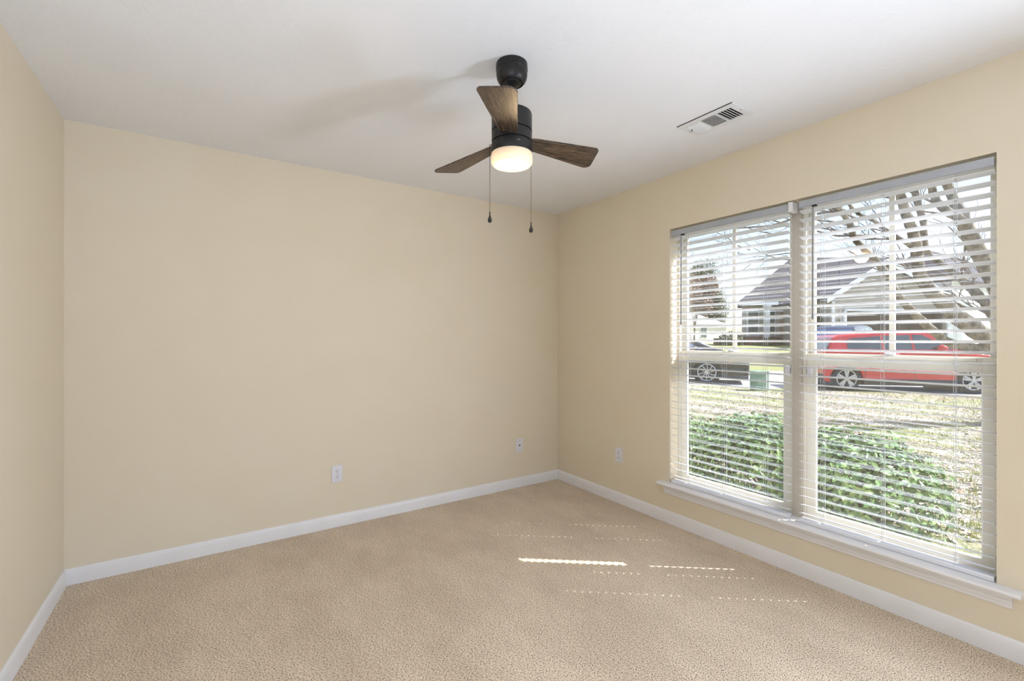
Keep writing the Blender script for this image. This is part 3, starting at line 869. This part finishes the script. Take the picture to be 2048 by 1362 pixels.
RED = dict(w=.86, axles=(-1.36, 1.36), r=.325, rim=.235, sill=.20, rear=-1.90, front=2.12, paint='red_paint',
           shoulder=[(2.14, .60), (2.06, .86), (1.62, .98), (1.10, 1.03), (-1.82, 1.05), (-1.90, .70)],
           belt=1.0, tumble=.24,
           roof=[(-1.80, 1.00), (-1.66, 1.36), (-1.52, 1.44), (-.70, 1.52), (.05, 1.555), (.52, 1.545), (1.22, 1.07), (1.22, 1.00)],
           glass=[[(-1.33, 1.09), (-1.33, 1.33), (-1.22, 1.36), (-.58, 1.42), (-.56, 1.08)], [(-.50, 1.08), (-.52, 1.425), (.06, 1.45), (.10, 1.08)], [(.16, 1.08), (.12, 1.452), (.34, 1.445), (.96, 1.08)]],
           screen=((.62, 1.49), (1.18, 1.10)), rearglass=((-1.79, 1.08), (-1.64, 1.38)), mirror=(.66, 1.12), clad=.13, style='spoke',
           tail=(.66, 1.02), head=(.68, .85), doors=(-.95, .12, 1.0), handles=(-.70, .34))
rp = Vector((14.67, 4.06)); rh = Vector((.68, -.73)).normalized()
side = Vector((-rh.y, rh.x))                       # car's left, away from camera
if side.dot(Vector((VX, VY))) < 0: side = -side
def place(center_near, h, w):
    c_ = center_near+side_of(h)*w
    return c_
def side_of(h):
    s_ = Vector((-h.y, h.x))
    return s_ if s_.dot(Vector((VX, VY))) > 0 else -s_
rc = rp+side_of(rh)*.80
root, bo, W_ = car('car', 'red hatchback parked on the street, nearest car in the right window', 'car', (rc.x, rc.y, -.055), math.atan2(rh.y, rh.x), RED)

SED = dict(sideglass='car_glass_sky', w=.90, axles=(-1.40, 1.40), r=.345, rim=.262, sill=.20, rear=-2.35, front=2.50, paint='black_paint',
           shoulder=[(2.54, .60), (2.46, .76), (1.85, .90), (1.10, .97), (-2.0, 1.02), (-2.34, .96), (-2.38, .60)],
           belt=.94, tumble=.34,
           roof=[(-2.0, .96), (-1.05, 1.38), (-.35, 1.48), (.35, 1.47), (.80, 1.38), (1.25, 1.20), (1.92, .95), (1.85, .91), (-1.9, .92)],
           glass=[[(-1.35, 1.03), (-.95, 1.26), (-.30, 1.38), (-.25, 1.03)], [(-.19, 1.03), (-.24, 1.38), (.35, 1.38), (.80, 1.28), (1.30, 1.03)]],
           screen=((.86, 1.35), (1.84, .975)), rearglass=((-1.95, 1.0), (-1.12, 1.34)), mirror=(1.05, 1.06), clad=.05, style='turbine',
           tail=(.74, .92), head=(.62, .76), doors=(-1.0, -.40, .75), handles=(-.75, .1))
sh = Vector((.53, -.845)).normalized()
sp = Vector((12.51, 8.21))-sh*1.40+side_of(sh)*.82
root, bo, W_ = car('car', 'black sedan with silver multi-spoke wheel, seen in the left window', 'car', (sp.x, sp.y, -.055), math.atan2(sh.y, sh.x), SED)
q = MB().box(2.50, 2.552, -.62, .62, .34, .74); q.build('grille', 'black_trim', root, bevel=.02)
q = MB()
for i in range(7):
    for j in range(22):
        y = -.56+j*.0533+(.026 if i % 2 else 0); z = .40+i*.048
        M = Matrix.Translation((2.553, y, z)) @ Matrix.Rotation(PI/4, 4, 'X')
        q.box(-.004, .006, -.009, .009, -.009, .009, M)
q.build('grille_studs', 'chrome', root)
MB().box(2.50, 2.562, -.80, .80, .285, .31).build('bumper_strip', 'chrome', root)
q = MB().box(1.95, 2.06, -.905, -.895, .60, .66, Matrix.Identity(4)); q.build('side_marker', 'amber', root)

BLU = dict(RED); BLU.update(paint='blue_paint', w=.90, front=2.30, bluerear=True, axles=(-1.35, 1.35),
    roof=[(-2.0, 1.0), (-1.72, 1.50), (-1.5, 1.62), (-.6, 1.68), (.10, 1.67), (.50, 1.60), (1.25, 1.08), (1.25, 1.0)], rear=-2.05,
    shoulder=[(2.34, .60), (2.24, .90), (1.62, 1.02), (1.10, 1.06), (-2.02, 1.08), (-2.07, .70)],
    glass=[[(-1.62, 1.12), (-1.52, 1.42), (-1.0, 1.50), (-.58, 1.54), (-.56, 1.12)], [(-.50, 1.12), (-.52, 1.54), (.10, 1.56), (.12, 1.12)], [(.18, 1.12), (.16, 1.56), (.36, 1.54), (.98, 1.14)]],
    rearglass=((-1.96, 1.10), (-1.73, 1.48)), screen=((.60, 1.54), (1.22, 1.12)))
bx, by = D2(15.3, 20.8); bc = bx*NX+by*NY
hd = Vector((RX*.80+VX*.60, RY*.80+VY*.60))
root, bo, W_ = car('car', 'dark blue car in the driveway, half hidden behind the red hatchback', 'car', (bx, by, gz(bc)+.03), math.atan2(hd.y, hd.x), BLU)

# ------------------------------------------------------------------ green utility box in the lawn
q = thing('utility_box', 'low green utility box on the lawn edge by the black sedan', 'utility box', (11.93, 6.36, -.075), -.55)
MB().box(-.15, .15, -.14, .14, 0, .50).build('cabinet', 'utility_green', q, bevel=.02)
MB().box(-.17, .17, -.16, .16, .50, .535).build('lid', 'utility_green', q, bevel=.015)
MB().box(-.10, .10, -.146, -.139, .18, .38).build('door_panel', 'utility_green', q, bevel=.004)
p = thing('utility_post', 'thin pale marker post beside the green utility box', 'post', (12.10, 6.18, -.075))
MB().box(-.035, .035, -.025, .025, 0, .52).build('post_shaft', 'utility_pale', p, bevel=.01)
MB().lathe([(0, .56), (.03, .55), (.04, .52), (0, .52)], n=16).build('post_cap', 'utility_pale', p, smooth=True)

# ------------------------------------------------------------------ houses opposite
def hroot(name, label, lat, dep, z, cat='house'):
    x, y = D2(lat, dep)
    r_ = thing(name, label, cat, (x, y, z), -VA)
    def P(a, d, zz): return Vector((a-lat, d-dep, zz-z))
    return r_, P
def hbox(P, a0, a1, d0, d1, z0, z1, mb=None):
    mb = mb or MB(); p = P(a0, d0, z0); q = P(a1, d1, z1)
    return mb.box(p.x, q.x, p.y, q.y, p.z, q.z)
def poly3(P, pts, thick, mb=None):
    """thick roof slab from a polygon of (lat, dep, z), extruded downwards"""
    mb = mb or MB()
    a = [mb.bm.verts.new(P(*p)) for p in pts]; b_ = [mb.bm.verts.new(P(p[0], p[1], p[2]-thick)) for p in pts]
    mb.bm.faces.new(a); mb.bm.faces.new(b_[::-1])
    for i in range(len(pts)):
        j = (i+1) % len(pts); mb.bm.faces.new([a[i], b_[i], b_[j], a[j]])
    return mb

hz0 = .70
hs, P = hroot('house', 'beige house with grey shingle roof and dark double garage opening', 22.5, 28, hz0)
# main body and roof
mbw = MB()
fp = [(16.6, 33), (30.5, 33), (30.5, 36.2), (18.4, 36.2)]
mbw.prism(fp, lambda a_, d_: P(a_, d_, hz0), lambda a_, d_: P(a_, d_, 3.95))
mbw.build('wall', 'stucco_beige', hs)
rf = MB()
e = 3.95; rz_ = 7.46
poly3(P, [(16.1, 32.5, e), (31.5, 32.5, e), (29.5, 34.6, rz_), (21.2, 34.6, rz_)], .18, rf)
poly3(P, [(18.1, 36.7, e), (21.2, 34.6, rz_), (29.5, 34.6, rz_), (31.5, 36.7, e)], .18, rf)
poly3(P, [(18.1, 36.7, e), (16.1, 32.5, e), (21.2, 34.6, rz_)], .18, rf)
poly3(P, [(31.5, 32.5, e), (31.5, 36.7, e), (29.5, 34.6, rz_)], .18, rf)
rf.build('roof', 'shingle', hs)
# garage wing with a front gable and an opening
gw = MB()
ga, gb = 19.6, 27.5; oa, ob = 20.45, 26.6; zt_ = 3.0
hbox(P, ga, oa, 28, 28.25, hz0, zt_, gw); hbox(P, ob, gb, 28, 28.25, hz0, zt_, gw)
apx = 22.6
pp = [(ga, zt_), (gb, zt_), (gb, 3.75), (26.9, 3.75), (apx+.02, 5.95), (ga, 4.1)]
gw.prism(pp, lambda a, z: P(a, 28, z), lambda a, z: P(a, 28.25, z))
hbox(P, ga, ga+.2, 28.25, 34, hz0, 3.8, gw); hbox(P, gb-.2, gb, 28.25, 34, hz0, 3.8, gw)
gw.build('wall', 'stucco_beige', hs)
gr = MB()
poly3(P, [(18.95, 27.5, 3.75), (apx, 27.5, 6.12), (apx, 34.2, 6.12), (18.95, 34.2, 3.75)], .20, gr)
poly3(P, [(27.6, 27.5, 3.35), (27.6, 34.2, 3.35), (apx, 34.2, 6.12), (apx, 27.5, 6.12)], .20, gr)
gr.build('roof', 'shingle', hs)
fa = MB()
for (a0, z0_), (a1, z1_) in (((18.95, 3.75), (apx, 6.12)), ((27.6, 3.35), (apx, 6.12))):
    fa.prism([(a0, z0_), (a1, z1_), (a1, z1_-.30), (a0, z0_-.30)], lambda a, z: P(a, 27.42, z), lambda a, z: P(a, 27.5, z))
hbox(P, 16.1, 18.9, 32.42, 32.5, 3.70, 3.97, fa)
hbox(P, oa-.16, oa, 27.9, 28.0, hz0, zt_+.1, fa); hbox(P, ob, ob+.9, 27.9, 28.0, hz0, zt_+.1, fa)
hbox(P, ga-.05, ga+.12, 27.9, 28.0, hz0, 3.6, fa)
hbox(P, oa-.16, ob+.16, 27.9, 28.0, zt_, zt_+.14, fa)
fa.build('trim_board', 'trim_paint', hs)
ho = MB(); hbox(P, oa, ob, 28.9, 29.0, hz0, zt_, ho)
for k in range(1, 4): hbox(P, oa, ob, 28.87, 28.9, hz0+k*.58-.02, hz0+k*.58+.02, ho)
ho.build('garage_door', 'garage_dark', hs)
# house number on the pilaster
def digits(txt, P, a, d, z, h):
    seg = {'3': 'abcdg', '1': 'bc', '2': 'abged'}
    mb = MB(); w_ = h*.5; t = h*.16
    for i, ch in enumerate(txt):
        x = a+i*h*.95
        for s_ in seg[ch]:
            if s_ == 'a': hbox(P, x, x+w_, d, d+.02, z+h-t, z+h, mb)
            if s_ == 'g': hbox(P, x, x+w_, d, d+.02, z+h/2-t/2, z+h/2+t/2, mb)
            if s_ == 'd': hbox(P, x, x+w_, d, d+.02, z, z+t, mb)
            if s_ == 'b': hbox(P, x+w_-t, x+w_, d, d+.02, z+h/2, z+h, mb)
            if s_ == 'c': hbox(P, x+w_-t, x+w_, d, d+.02, z, z+h/2, mb)
            if s_ == 'e': hbox(P, x, x+t, d, d+.02, z, z+h/2, mb)
    return mb
digits('313', P, 19.72, 27.98, 2.35, .15).build('house_number', 'house_number', hs)
# entry side: windows with columns, door, brick base
br = MB(); hbox(P, 16.6, 19.2, 32.7, 33, hz0-.1, 1.45, br); hbox(P, 20.9, 22.0, 32.3, 33, hz0-.1, 1.6, br)
hbox(P, 14.8, 16.6, 33.2, 33.6, hz0-.1, 1.35, br)
br.build('brick_base', 'brick', hs)
for a in (16.95, 18.15):
    f_ = MB(); hbox(P, a, a+.85, 32.94, 33, 1.5, 3.35, f_); fo = f_.build('window_frame', 'trim_paint', hs)
    g_ = MB(); hbox(P, a+.08, a+.77, 32.90, 32.94, 1.58, 2.42, g_); hbox(P, a+.08, a+.77, 32.90, 32.94, 2.47, 3.27, g_); g_.build('pane', 'house_glass', fo)
d_ = MB(); hbox(P, 19.35, 20.45, 32.9, 33, .9, 3.15, d_); do = d_.build('front_door', 'door_tan', hs)
g_ = MB(); hbox(P, 19.62, 20.18, 32.87, 32.9, 1.5, 2.9, g_); g_.build('door_glass', 'house_glass', do)
for a in (17.85, 20.65):
    c_ = MB(); hbox(P, a, a+.28, 32.1, 32.38, .9, 3.75, c_); hbox(P, a-.06, a+.34, 32.04, 32.44, .9, 1.1, c_); hbox(P, a-.06, a+.34, 32.04, 32.44, 3.55, 3.75, c_)
    c_.build('column', 'trim_paint', hs)

def simple_house(label, lat0, lat1, dep0, dep1, z0, ze, zr, wallm, roofm, gable_front, win, turn=0):
    h_, P = hroot('house', label, (lat0+lat1)/2, dep0, z0)
    h_.rotation_euler.z += turn
    m_ = MB(); mid = (lat0+lat1)/2; dm = (dep0+dep1)/2
    if gable_front:
        m_.prism([(lat0, z0), (lat1, z0), (lat1, ze), (mid, zr-.25), (lat0, ze)], lambda a, z: P(a, dep0, z), lambda a, z: P(a, dep1, z))
        m_.build('wall', wallm, h_)
        r_ = MB(); k = (zr-ze)/(mid-lat0)
        poly3(P, [(lat0-.5, dep0-.4, ze-.5*k), (mid, dep0-.4, zr), (mid, dep1+.4, zr), (lat0-.5, dep1+.4, ze-.5*k)], .18, r_)
        poly3(P, [(lat1+.5, dep0-.4, ze-.5*k), (lat1+.5, dep1+.4, ze-.5*k), (mid, dep1+.4, zr), (mid, dep0-.4, zr)], .18, r_)
    else:
        hbox(P, lat0, lat1, dep0, dep1, z0, ze, m_); m_.build('wall', wallm, h_)
        r_ = MB(); i_ = (dep1-dep0)/2*.9
        poly3(P, [(lat0-.25, dep0-.25, ze), (lat1+.25, dep0-.25, ze), (lat1-i_, dm, zr), (lat0+i_, dm, zr)], .18, r_)
        poly3(P, [(lat1+.25, dep1+.25, ze), (lat0-.25, dep1+.25, ze), (lat0+i_, dm, zr), (lat1-i_, dm, zr)], .18, r_)
        poly3(P, [(lat0-.25, dep1+.25, ze), (lat0-.25, dep0-.25, ze), (lat0+i_, dm, zr)], .18, r_)
        poly3(P, [(lat1+.25, dep0-.25, ze), (lat1+.25, dep1+.25, ze), (lat1-i_, dm, zr)], .18, r_)
    r_.build('roof', roofm, h_)
    for (a, z) in win:
        f_ = MB(); hbox(P, a, a+1.0, dep0-.06, dep0, z, z+1.3, f_); fo = f_.build('window_frame', 'trim_paint', h_)
        g_ = MB()
        for i in range(2):
            for j in range(2): hbox(P, a+.1+i*.43, a+.47+i*.43, dep0-.09, dep0-.06, z+.1+j*.58, z+.6+j*.58, g_)
        g_.build('pane', 'house_glass', fo)
    return h_
simple_house('distant white house with grey hip roof, seen in the left window', 14.0, 22.6, 45, 51, .8, 2.75, 4.35, 'white_siding', 'shingle_pale', False, [(18.6, 1.35)], .5)
simple_house('white sided house at the right edge, beside the beige garage house', 27.8, 37.8, 31.9, 36.5, .7, 5.2, 7.7, 'white_siding', 'shingle', False, [], .5)

# ------------------------------------------------------------------ vegetation
def leaf_cloud(mb, center, rad, n, size, rg, shell=.55, fold=.3, flat=False, upbias=.3):
    for _ in range(n):
        while True:
            d = Vector((rg.uniform(-1, 1), rg.uniform(-1, 1), rg.uniform(-1, 1)))
            if .05 < d.length < 1: break
        d = d.normalized()*(shell+(1-shell)*rg.random()**.6)
        p = Vector((center[0]+d.x*rad[0], center[1]+d.y*rad[1], center[2]+d.z*rad[2]))
        nn = (d.normalized()+Vector((rg.uniform(-.7, .7), rg.uniform(-.7, .7), rg.uniform(-.4, .9)+upbias))).normalized()
        t = nn.cross(Vector((rg.uniform(-1, 1), rg.uniform(-1, 1), rg.uniform(-1, 1)))).normalized()
        b_ = nn.cross(t)
        L = size*rg.uniform(.6, 1.25); Wd = L*.22
        v = [p, p+t*L*.35+b_*Wd+nn*Wd*fold, p+t*L*.75+b_*Wd*.7+nn*Wd*fold*.6, p+t*L-nn*L*.08, p+t*L*.75-b_*Wd*.7+nn*Wd*fold*.6, p+t*L*.35-b_*Wd+nn*Wd*fold, p+t*L*.5]
        q = [mb.bm.verts.new(x) for x in v]
        for f_ in ((0, 1, 6), (1, 2, 6), (2, 3, 6), (3, 4, 6), (4, 5, 6), (5, 0, 6)):
            mb.bm.faces.new([q[i] for i in f_])

def shrub(label, c, rad, n, size, seed, leafm='glossy_leaf', name='shrub', group=None, cat='shrub', gz_=None):
    rg = random.Random(seed)
    root = thing(name, label, cat, (c[0], c[1], gz_ if gz_ is not None else -.14), 0, group)
    z0 = gz_ if gz_ is not None else -.14
    mb = MB()
    cc = (0, 0, c[2]-z0)
    leaf_cloud(mb, cc, rad, int(n*.6), size, rg, .72)
    for _ in range(14):
        a = rg.uniform(0, 2*PI); e_ = rg.uniform(-.1, 1.3)
        q = (rad[0]*.8*math.cos(a)*math.cos(e_), rad[1]*.8*math.sin(a)*math.cos(e_), cc[2]+rad[2]*.8*math.sin(e_))
        leaf_cloud(mb, q, (rad[0]*.32, rad[1]*.32, rad[2]*.34), int(n*.4/14), size, rg, .5)
    for v in mb.bm.verts:
        if v.co.z < .03: v.co.z = .03
    mb.build('foliage', leafm, root, recalc=False)
    st = MB()
    for _ in range(12):
        a = rg.uniform(0, 2*PI); k = rg.uniform(.3, .8)
        e1 = (rad[0]*k*math.cos(a), rad[1]*k*math.sin(a), cc[2]+rad[2]*rg.uniform(.1, .7))
        st.tube([(rg.uniform(-.05, .05), rg.uniform(-.05, .05), 0), (e1[0]*.4, e1[1]*.4, e1[2]*.55), e1], [.012, .008, .004], 5)
    st.build('stems', 'twig', root)
    return root
shrub('glossy green shrub directly outside the left window', (3.92, 2.95, .14), (.62, .75, .36), 4200, .064, 11, group='evergreen shrubs against the house')
shrub('glossy green shrub outside, behind the post between the two windows', (3.98, 2.02, .20), (.66, .70, .43), 4600, .064, 12, group='evergreen shrubs against the house')
shrub('glossy green shrub directly outside the right window', (3.98, 1.42, .20), (.62, .56, .40), 4600, .064, 13, group='evergreen shrubs against the house')

# big bare tree at the right
def tree_big():
    base = Vector((10.9, 1.05, -.12))
    root = thing('bare_tree', 'large bare tree with several leaning mottled trunks, right window', 'tree', base)
    P_ = lambda px, py, D: (lambda k: Vector(((VX+k*RX)*D, (VY+k*RY)*D, EYE+(678-py)/914*D)))((px-1024)/914)
    trunks = [
        ([(2085, 850, 7.4), (2050, 745, 7.3), (1985, 684, 7.1), (1925, 640, 6.9), (1866, 586, 6.8), (1838, 540, 6.7), (1828, 470, 6.6), (1812, 430, 6.5), (1800, 385, 6.4), (1785, 320, 6.3)], [.30, .20, .17, .15, .11, .095, .085, .075, .07, .05]),
        ([(2060, 760, 7.3), (2015, 625, 7.4), (1975, 536, 7.3), (1945, 480, 7.2), (1922, 430, 7.1), (1905, 395, 7.1), (1890, 355, 7.0), (1870, 300, 7.0)], [.20, .16, .14, .13, .11, .08, .07, .05]),
        ([(1985, 700, 7.15), (1905, 688, 7.0), (1868, 662, 6.8), (1830, 628, 6.6), (1795, 587, 6.5), (1768, 540, 6.4), (1730, 500, 6.3), (1708, 475, 6.2), (1699, 448, 6.1), (1684, 425, 6.0), (1660, 398, 5.9), (1620, 370, 5.8)], [.10, .085, .075, .068, .062, .055, .05, .048, .045, .042, .035, .02]),
        ([(2040, 720, 7.3), (1978, 614, 7.3), (1955, 590, 7.4), (1925, 560, 7.5), (1872, 520, 7.6), (1853, 500, 7.6), (1846, 440, 7.7), (1832, 385, 7.7), (1826, 330, 7.7)], [.11, .10, .09, .075, .06, .055, .055, .05, .04]),
        ([(1930, 445, 7.1), (1890, 418, 7.0), (1871, 398, 7.0), (1863, 370, 6.9), (1850, 330, 6.9)], [.09, .075, .07, .06, .05]),
        ([(1835, 500, 6.65), (1800, 478, 6.5), (1768, 457, 6.4), (1745, 440, 6.3), (1716, 427, 6.2), (1690, 400, 6.1)], [.05, .035, .032, .03, .028, .02]),
    ]
    t = MB(); rg = random.Random(5); tips = []
    for pts, rad in trunks:
        pp, rr = catmull([P_(*p)-base for p in pts], [r_*.8 for r_ in rad], 4)
        pp = [p+Vector((rg.uniform(-1, 1), rg.uniform(-1, 1), rg.uniform(-1, 1)))*r_*.12 for p, r_ in zip(pp, rr)]
        t.tube(pp, rr, 10); tips += list(zip(pp, rr))
    t.tube([(0, 0, -.15), (-.02, .05, .15), (.0, .12, .45)], [.48, .33, .26], 12)
    t.build('trunk', 'bark', root, smooth=True, sharp=80)
    # twigs
    g_ = MB()
    def grow(p, d, r_, L, lev):
        n = 5; pts = [p]; rr = [r_]
        for i in range(n):
            d = (d+Vector((rg.uniform(-.35, .35), rg.uniform(-.35, .35), rg.uniform(-.22, .30)))).normalized()
            p = p+d*L/n; pts.append(p); rr.append(max(.0022, r_*(1-.75*(i+1)/n)))
        g_.tube(pts, rr, 4, cap=False)
        if lev > 0:
            for _ in range(3):
                i = rg.randint(1, n)
                dd = (d+Vector((rg.uniform(-.9, .9), rg.uniform(-.9, .9), rg.uniform(-.4, .7)))).normalized()
                grow(pts[i], dd, max(.003, rr[i]*.7), L*.62, lev-1)
    cand = [q for q in tips if q[0].z > 1.6 and q[1] < .12]
    leftv = Vector((-RX, -RY, 0))
    for _ in range(34):
        p, r_ = rg.choice(cand)
        d = (leftv*rg.uniform(.1, 1.2)+Vector((rg.uniform(-.6, .6), rg.uniform(-.6, .6), rg.uniform(.0, 1.0)))).normalized()
        grow(p, d, min(.018, r_*.35), rg.uniform(.8, 1.7), 2)
    # long boughs reaching across the left window sky
    for px, py, D, L in ((1760, 470, 6.3, 3.2), (1720, 440, 6.1, 3.0), (1700, 400, 6.0, 3.2), (1650, 350, 5.9, 3.0), (1700, 440, 6.1, 2.2), (1690, 420, 6.0, 2.6), (1660, 400, 5.9, 2.6), (1620, 372, 5.8, 2.4), (1640, 385, 5.8, 2.2), (1600, 360, 5.9, 2.4)):
        d = (leftv+Vector((VX, VY, 0))*rg.uniform(-.2, .4)+Vector((0, 0, rg.uniform(-.05, .35)))).normalized()
        grow(P_(px, py, D)-base, d, .016, L, 3)
    for px, py, D, L in ((1640, 450, 5.9, 1.3), (1620, 500, 6.1, 1.2), (1600, 440, 5.7, 1.4), (1560, 470, 5.8, 1.2), (1590, 520, 6.2, 1.0), (1540, 440, 5.6, 1.2), (1500, 500, 5.9, .9), (1610, 410, 5.8, 1.5)):
        d = (leftv+Vector((0, 0, rg.uniform(-.25, .35)))).normalized()
        grow(P_(px, py, D)-base, d, .008, L, 3)
    g_.build('branches', 'twig', root, smooth=True)
tree_big()

def small_bare_tree(label, lat, dep, z0, h, seed, spread=.5):
    x, y = D2(lat, dep); rg = random.Random(seed)
    root = thing('bare_tree', label, 'tree', (x, y, z0))
    t = MB(); g_ = MB()
    def grow(mb, p, d, r_, L, lev):
        n = 5; pts = [p]; rr = [r_]
        for i in range(n):
            d = (d+Vector((rg.uniform(-.15, .15), rg.uniform(-.15, .15), rg.uniform(0, .12)))).normalized()
            p = p+d*L/n; pts.append(p); rr.append(max(.006, r_*(1-.6*(i+1)/n)))
        mb.tube(pts, rr, 5, cap=False)
        if lev > 0:
            for _ in range(4):
                i = rg.randint(2, n)
                dd = (d+Vector((rg.uniform(-.8, .8), rg.uniform(-.8, .8), rg.uniform(.1, .6)))).normalized()
                grow(g_, pts[i], dd, max(.008, rr[i]*.7), L*.6, lev-1)
    for k in range(5):
        a = 2*PI*k/5
        grow(t, Vector((.05*math.cos(a), .05*math.sin(a), 0)), Vector((spread*math.cos(a), spread*math.sin(a), 1.6)).normalized(), .045, h*.55, 2)
    t.build('trunk', 'bark', root, smooth=True); g_.build('branches', 'twig', root, smooth=True)
small_bare_tree('small bare many-stemmed tree in front of the distant white house', 11.5, 29, gz(34)-.05, 4.2, 21, .3)

def leafy_tree(label, lat, dep, z0, h, rad, seed, leafm, n=1700):
    x, y = D2(lat, dep); rg = random.Random(seed)
    root = thing('leafy_tree', label, 'tree', (x, y, z0), 0, None)
    tr = MB().tube([(0, 0, -.3), (.1, 0, h*.4), (0, .1, h*.8)], [.22, .16, .06], 8); tr.build('trunk', 'bark', root, smooth=True)
    mb = MB()
    for _ in range(16):
        a = rg.uniform(0, 2*PI); rr = rg.uniform(0, .75)*rad
        zc = h*rg.uniform(.38, .88)
        leaf_cloud(mb, (rr*math.cos(a), rr*math.sin(a), zc), (rad*.45, rad*.45, h*.16), n//16, .30, rg, .3)
    mb.build('foliage', leafm, root, recalc=False)
leafy_tree('tall dark green tree behind the distant white house, left window', 23.0, 58, .8, 10.0, 3.9, 31, 'oak_leaf', 13000)
leafy_tree('lower rounded green tree at the right of the russet tree, left window', 27.0, 62, .8, 8.6, 3.0, 32, 'oak_leaf', 10000)
leafy_tree('russet brown tree at the left edge of the left window', 20.4, 52, .8, 7.6, 2.6, 33, 'russet_leaf', 10000)
for lab, lat, dep, rad, zc, seed in (('dark clipped shrub at the left corner of the beige house', 15.4, 32.2, (1.1, .8, .65), 1.1, 41),
                                     ('low dark hedge under the windows of the beige house', 17.9, 31.6, (1.5, .5, .35), .95, 42),
                                     ('round dark shrub between front door and garage', 20.3, 30.9, (.75, .6, .55), 1.15, 43),
                                     ('tall dark shrub left of the garage pilaster', 19.0, 28.9, (.62, .5, 1.1), 1.9, 44)):
    x, y = D2(lat, dep)
    shrub(lab, (x, y, zc), rad, 900, .22, seed, 'hedge_leaf', gz_=gz(x*NX+y*NY))

# fallen leaves and grass tufts on the near lawn
rg = random.Random(77)
mb = MB(); gb_ = MB()
def scatter(n, mbx, kind):
    k_ = 0
    while k_ < n:
        dep = 3.2+9.8*rg.random()**1.3; kk = rg.uniform(.34, 1.12)
        x = (VX+kk*RX)*dep; y = (VY+kk*RY)*dep
        c = x*NX+y*NY
        if x < 3.2 or c > 14: continue
        z = gz(c); k_ += 1
        if kind == 'leaf':
            a = rg.uniform(0, 2*PI); L = rg.uniform(.02, .045); t = Vector((math.cos(a), math.sin(a), rg.uniform(-.2, .4)))*L
            b_ = Vector((-math.sin(a), math.cos(a), rg.uniform(-.3, .3)))*L*.55
            p = Vector((x, y, z+.014))
            mbx.face([p-t, p-b_, p+t, p+b_])
        else:
            for _ in range(4):
                a = rg.uniform(0, 2*PI); h = rg.uniform(.03, .07)
                p = Vector((x+rg.uniform(-.03, .03), y+rg.uniform(-.03, .03), z-.003))
                d = Vector((math.cos(a), math.sin(a), 0))
                mbx.face([p-d*.004, p+d*.004, p+Vector((rg.uniform(-.02, .02), rg.uniform(-.02, .02), h))])
scatter(3500, mb, 'leaf'); scatter(5000, gb_, 'grass')
mat('dry_leaf', srgb(176, 144, 118), .8, noise=(3, srgb(214, 196, 176), .4, .6))
mat('grass_blade', srgb(120, 140, 62), .7, noise=(2, srgb(180, 184, 112), .4, .6))
tag(mb.build('fallen_leaves', 'dry_leaf', recalc=False), 'dry brown leaves scattered over the front lawn', 'leaves', kind='stuff')
tag(gb_.build('grass', 'grass_blade', recalc=False), 'short green grass on the front lawn', 'grass', kind='stuff')
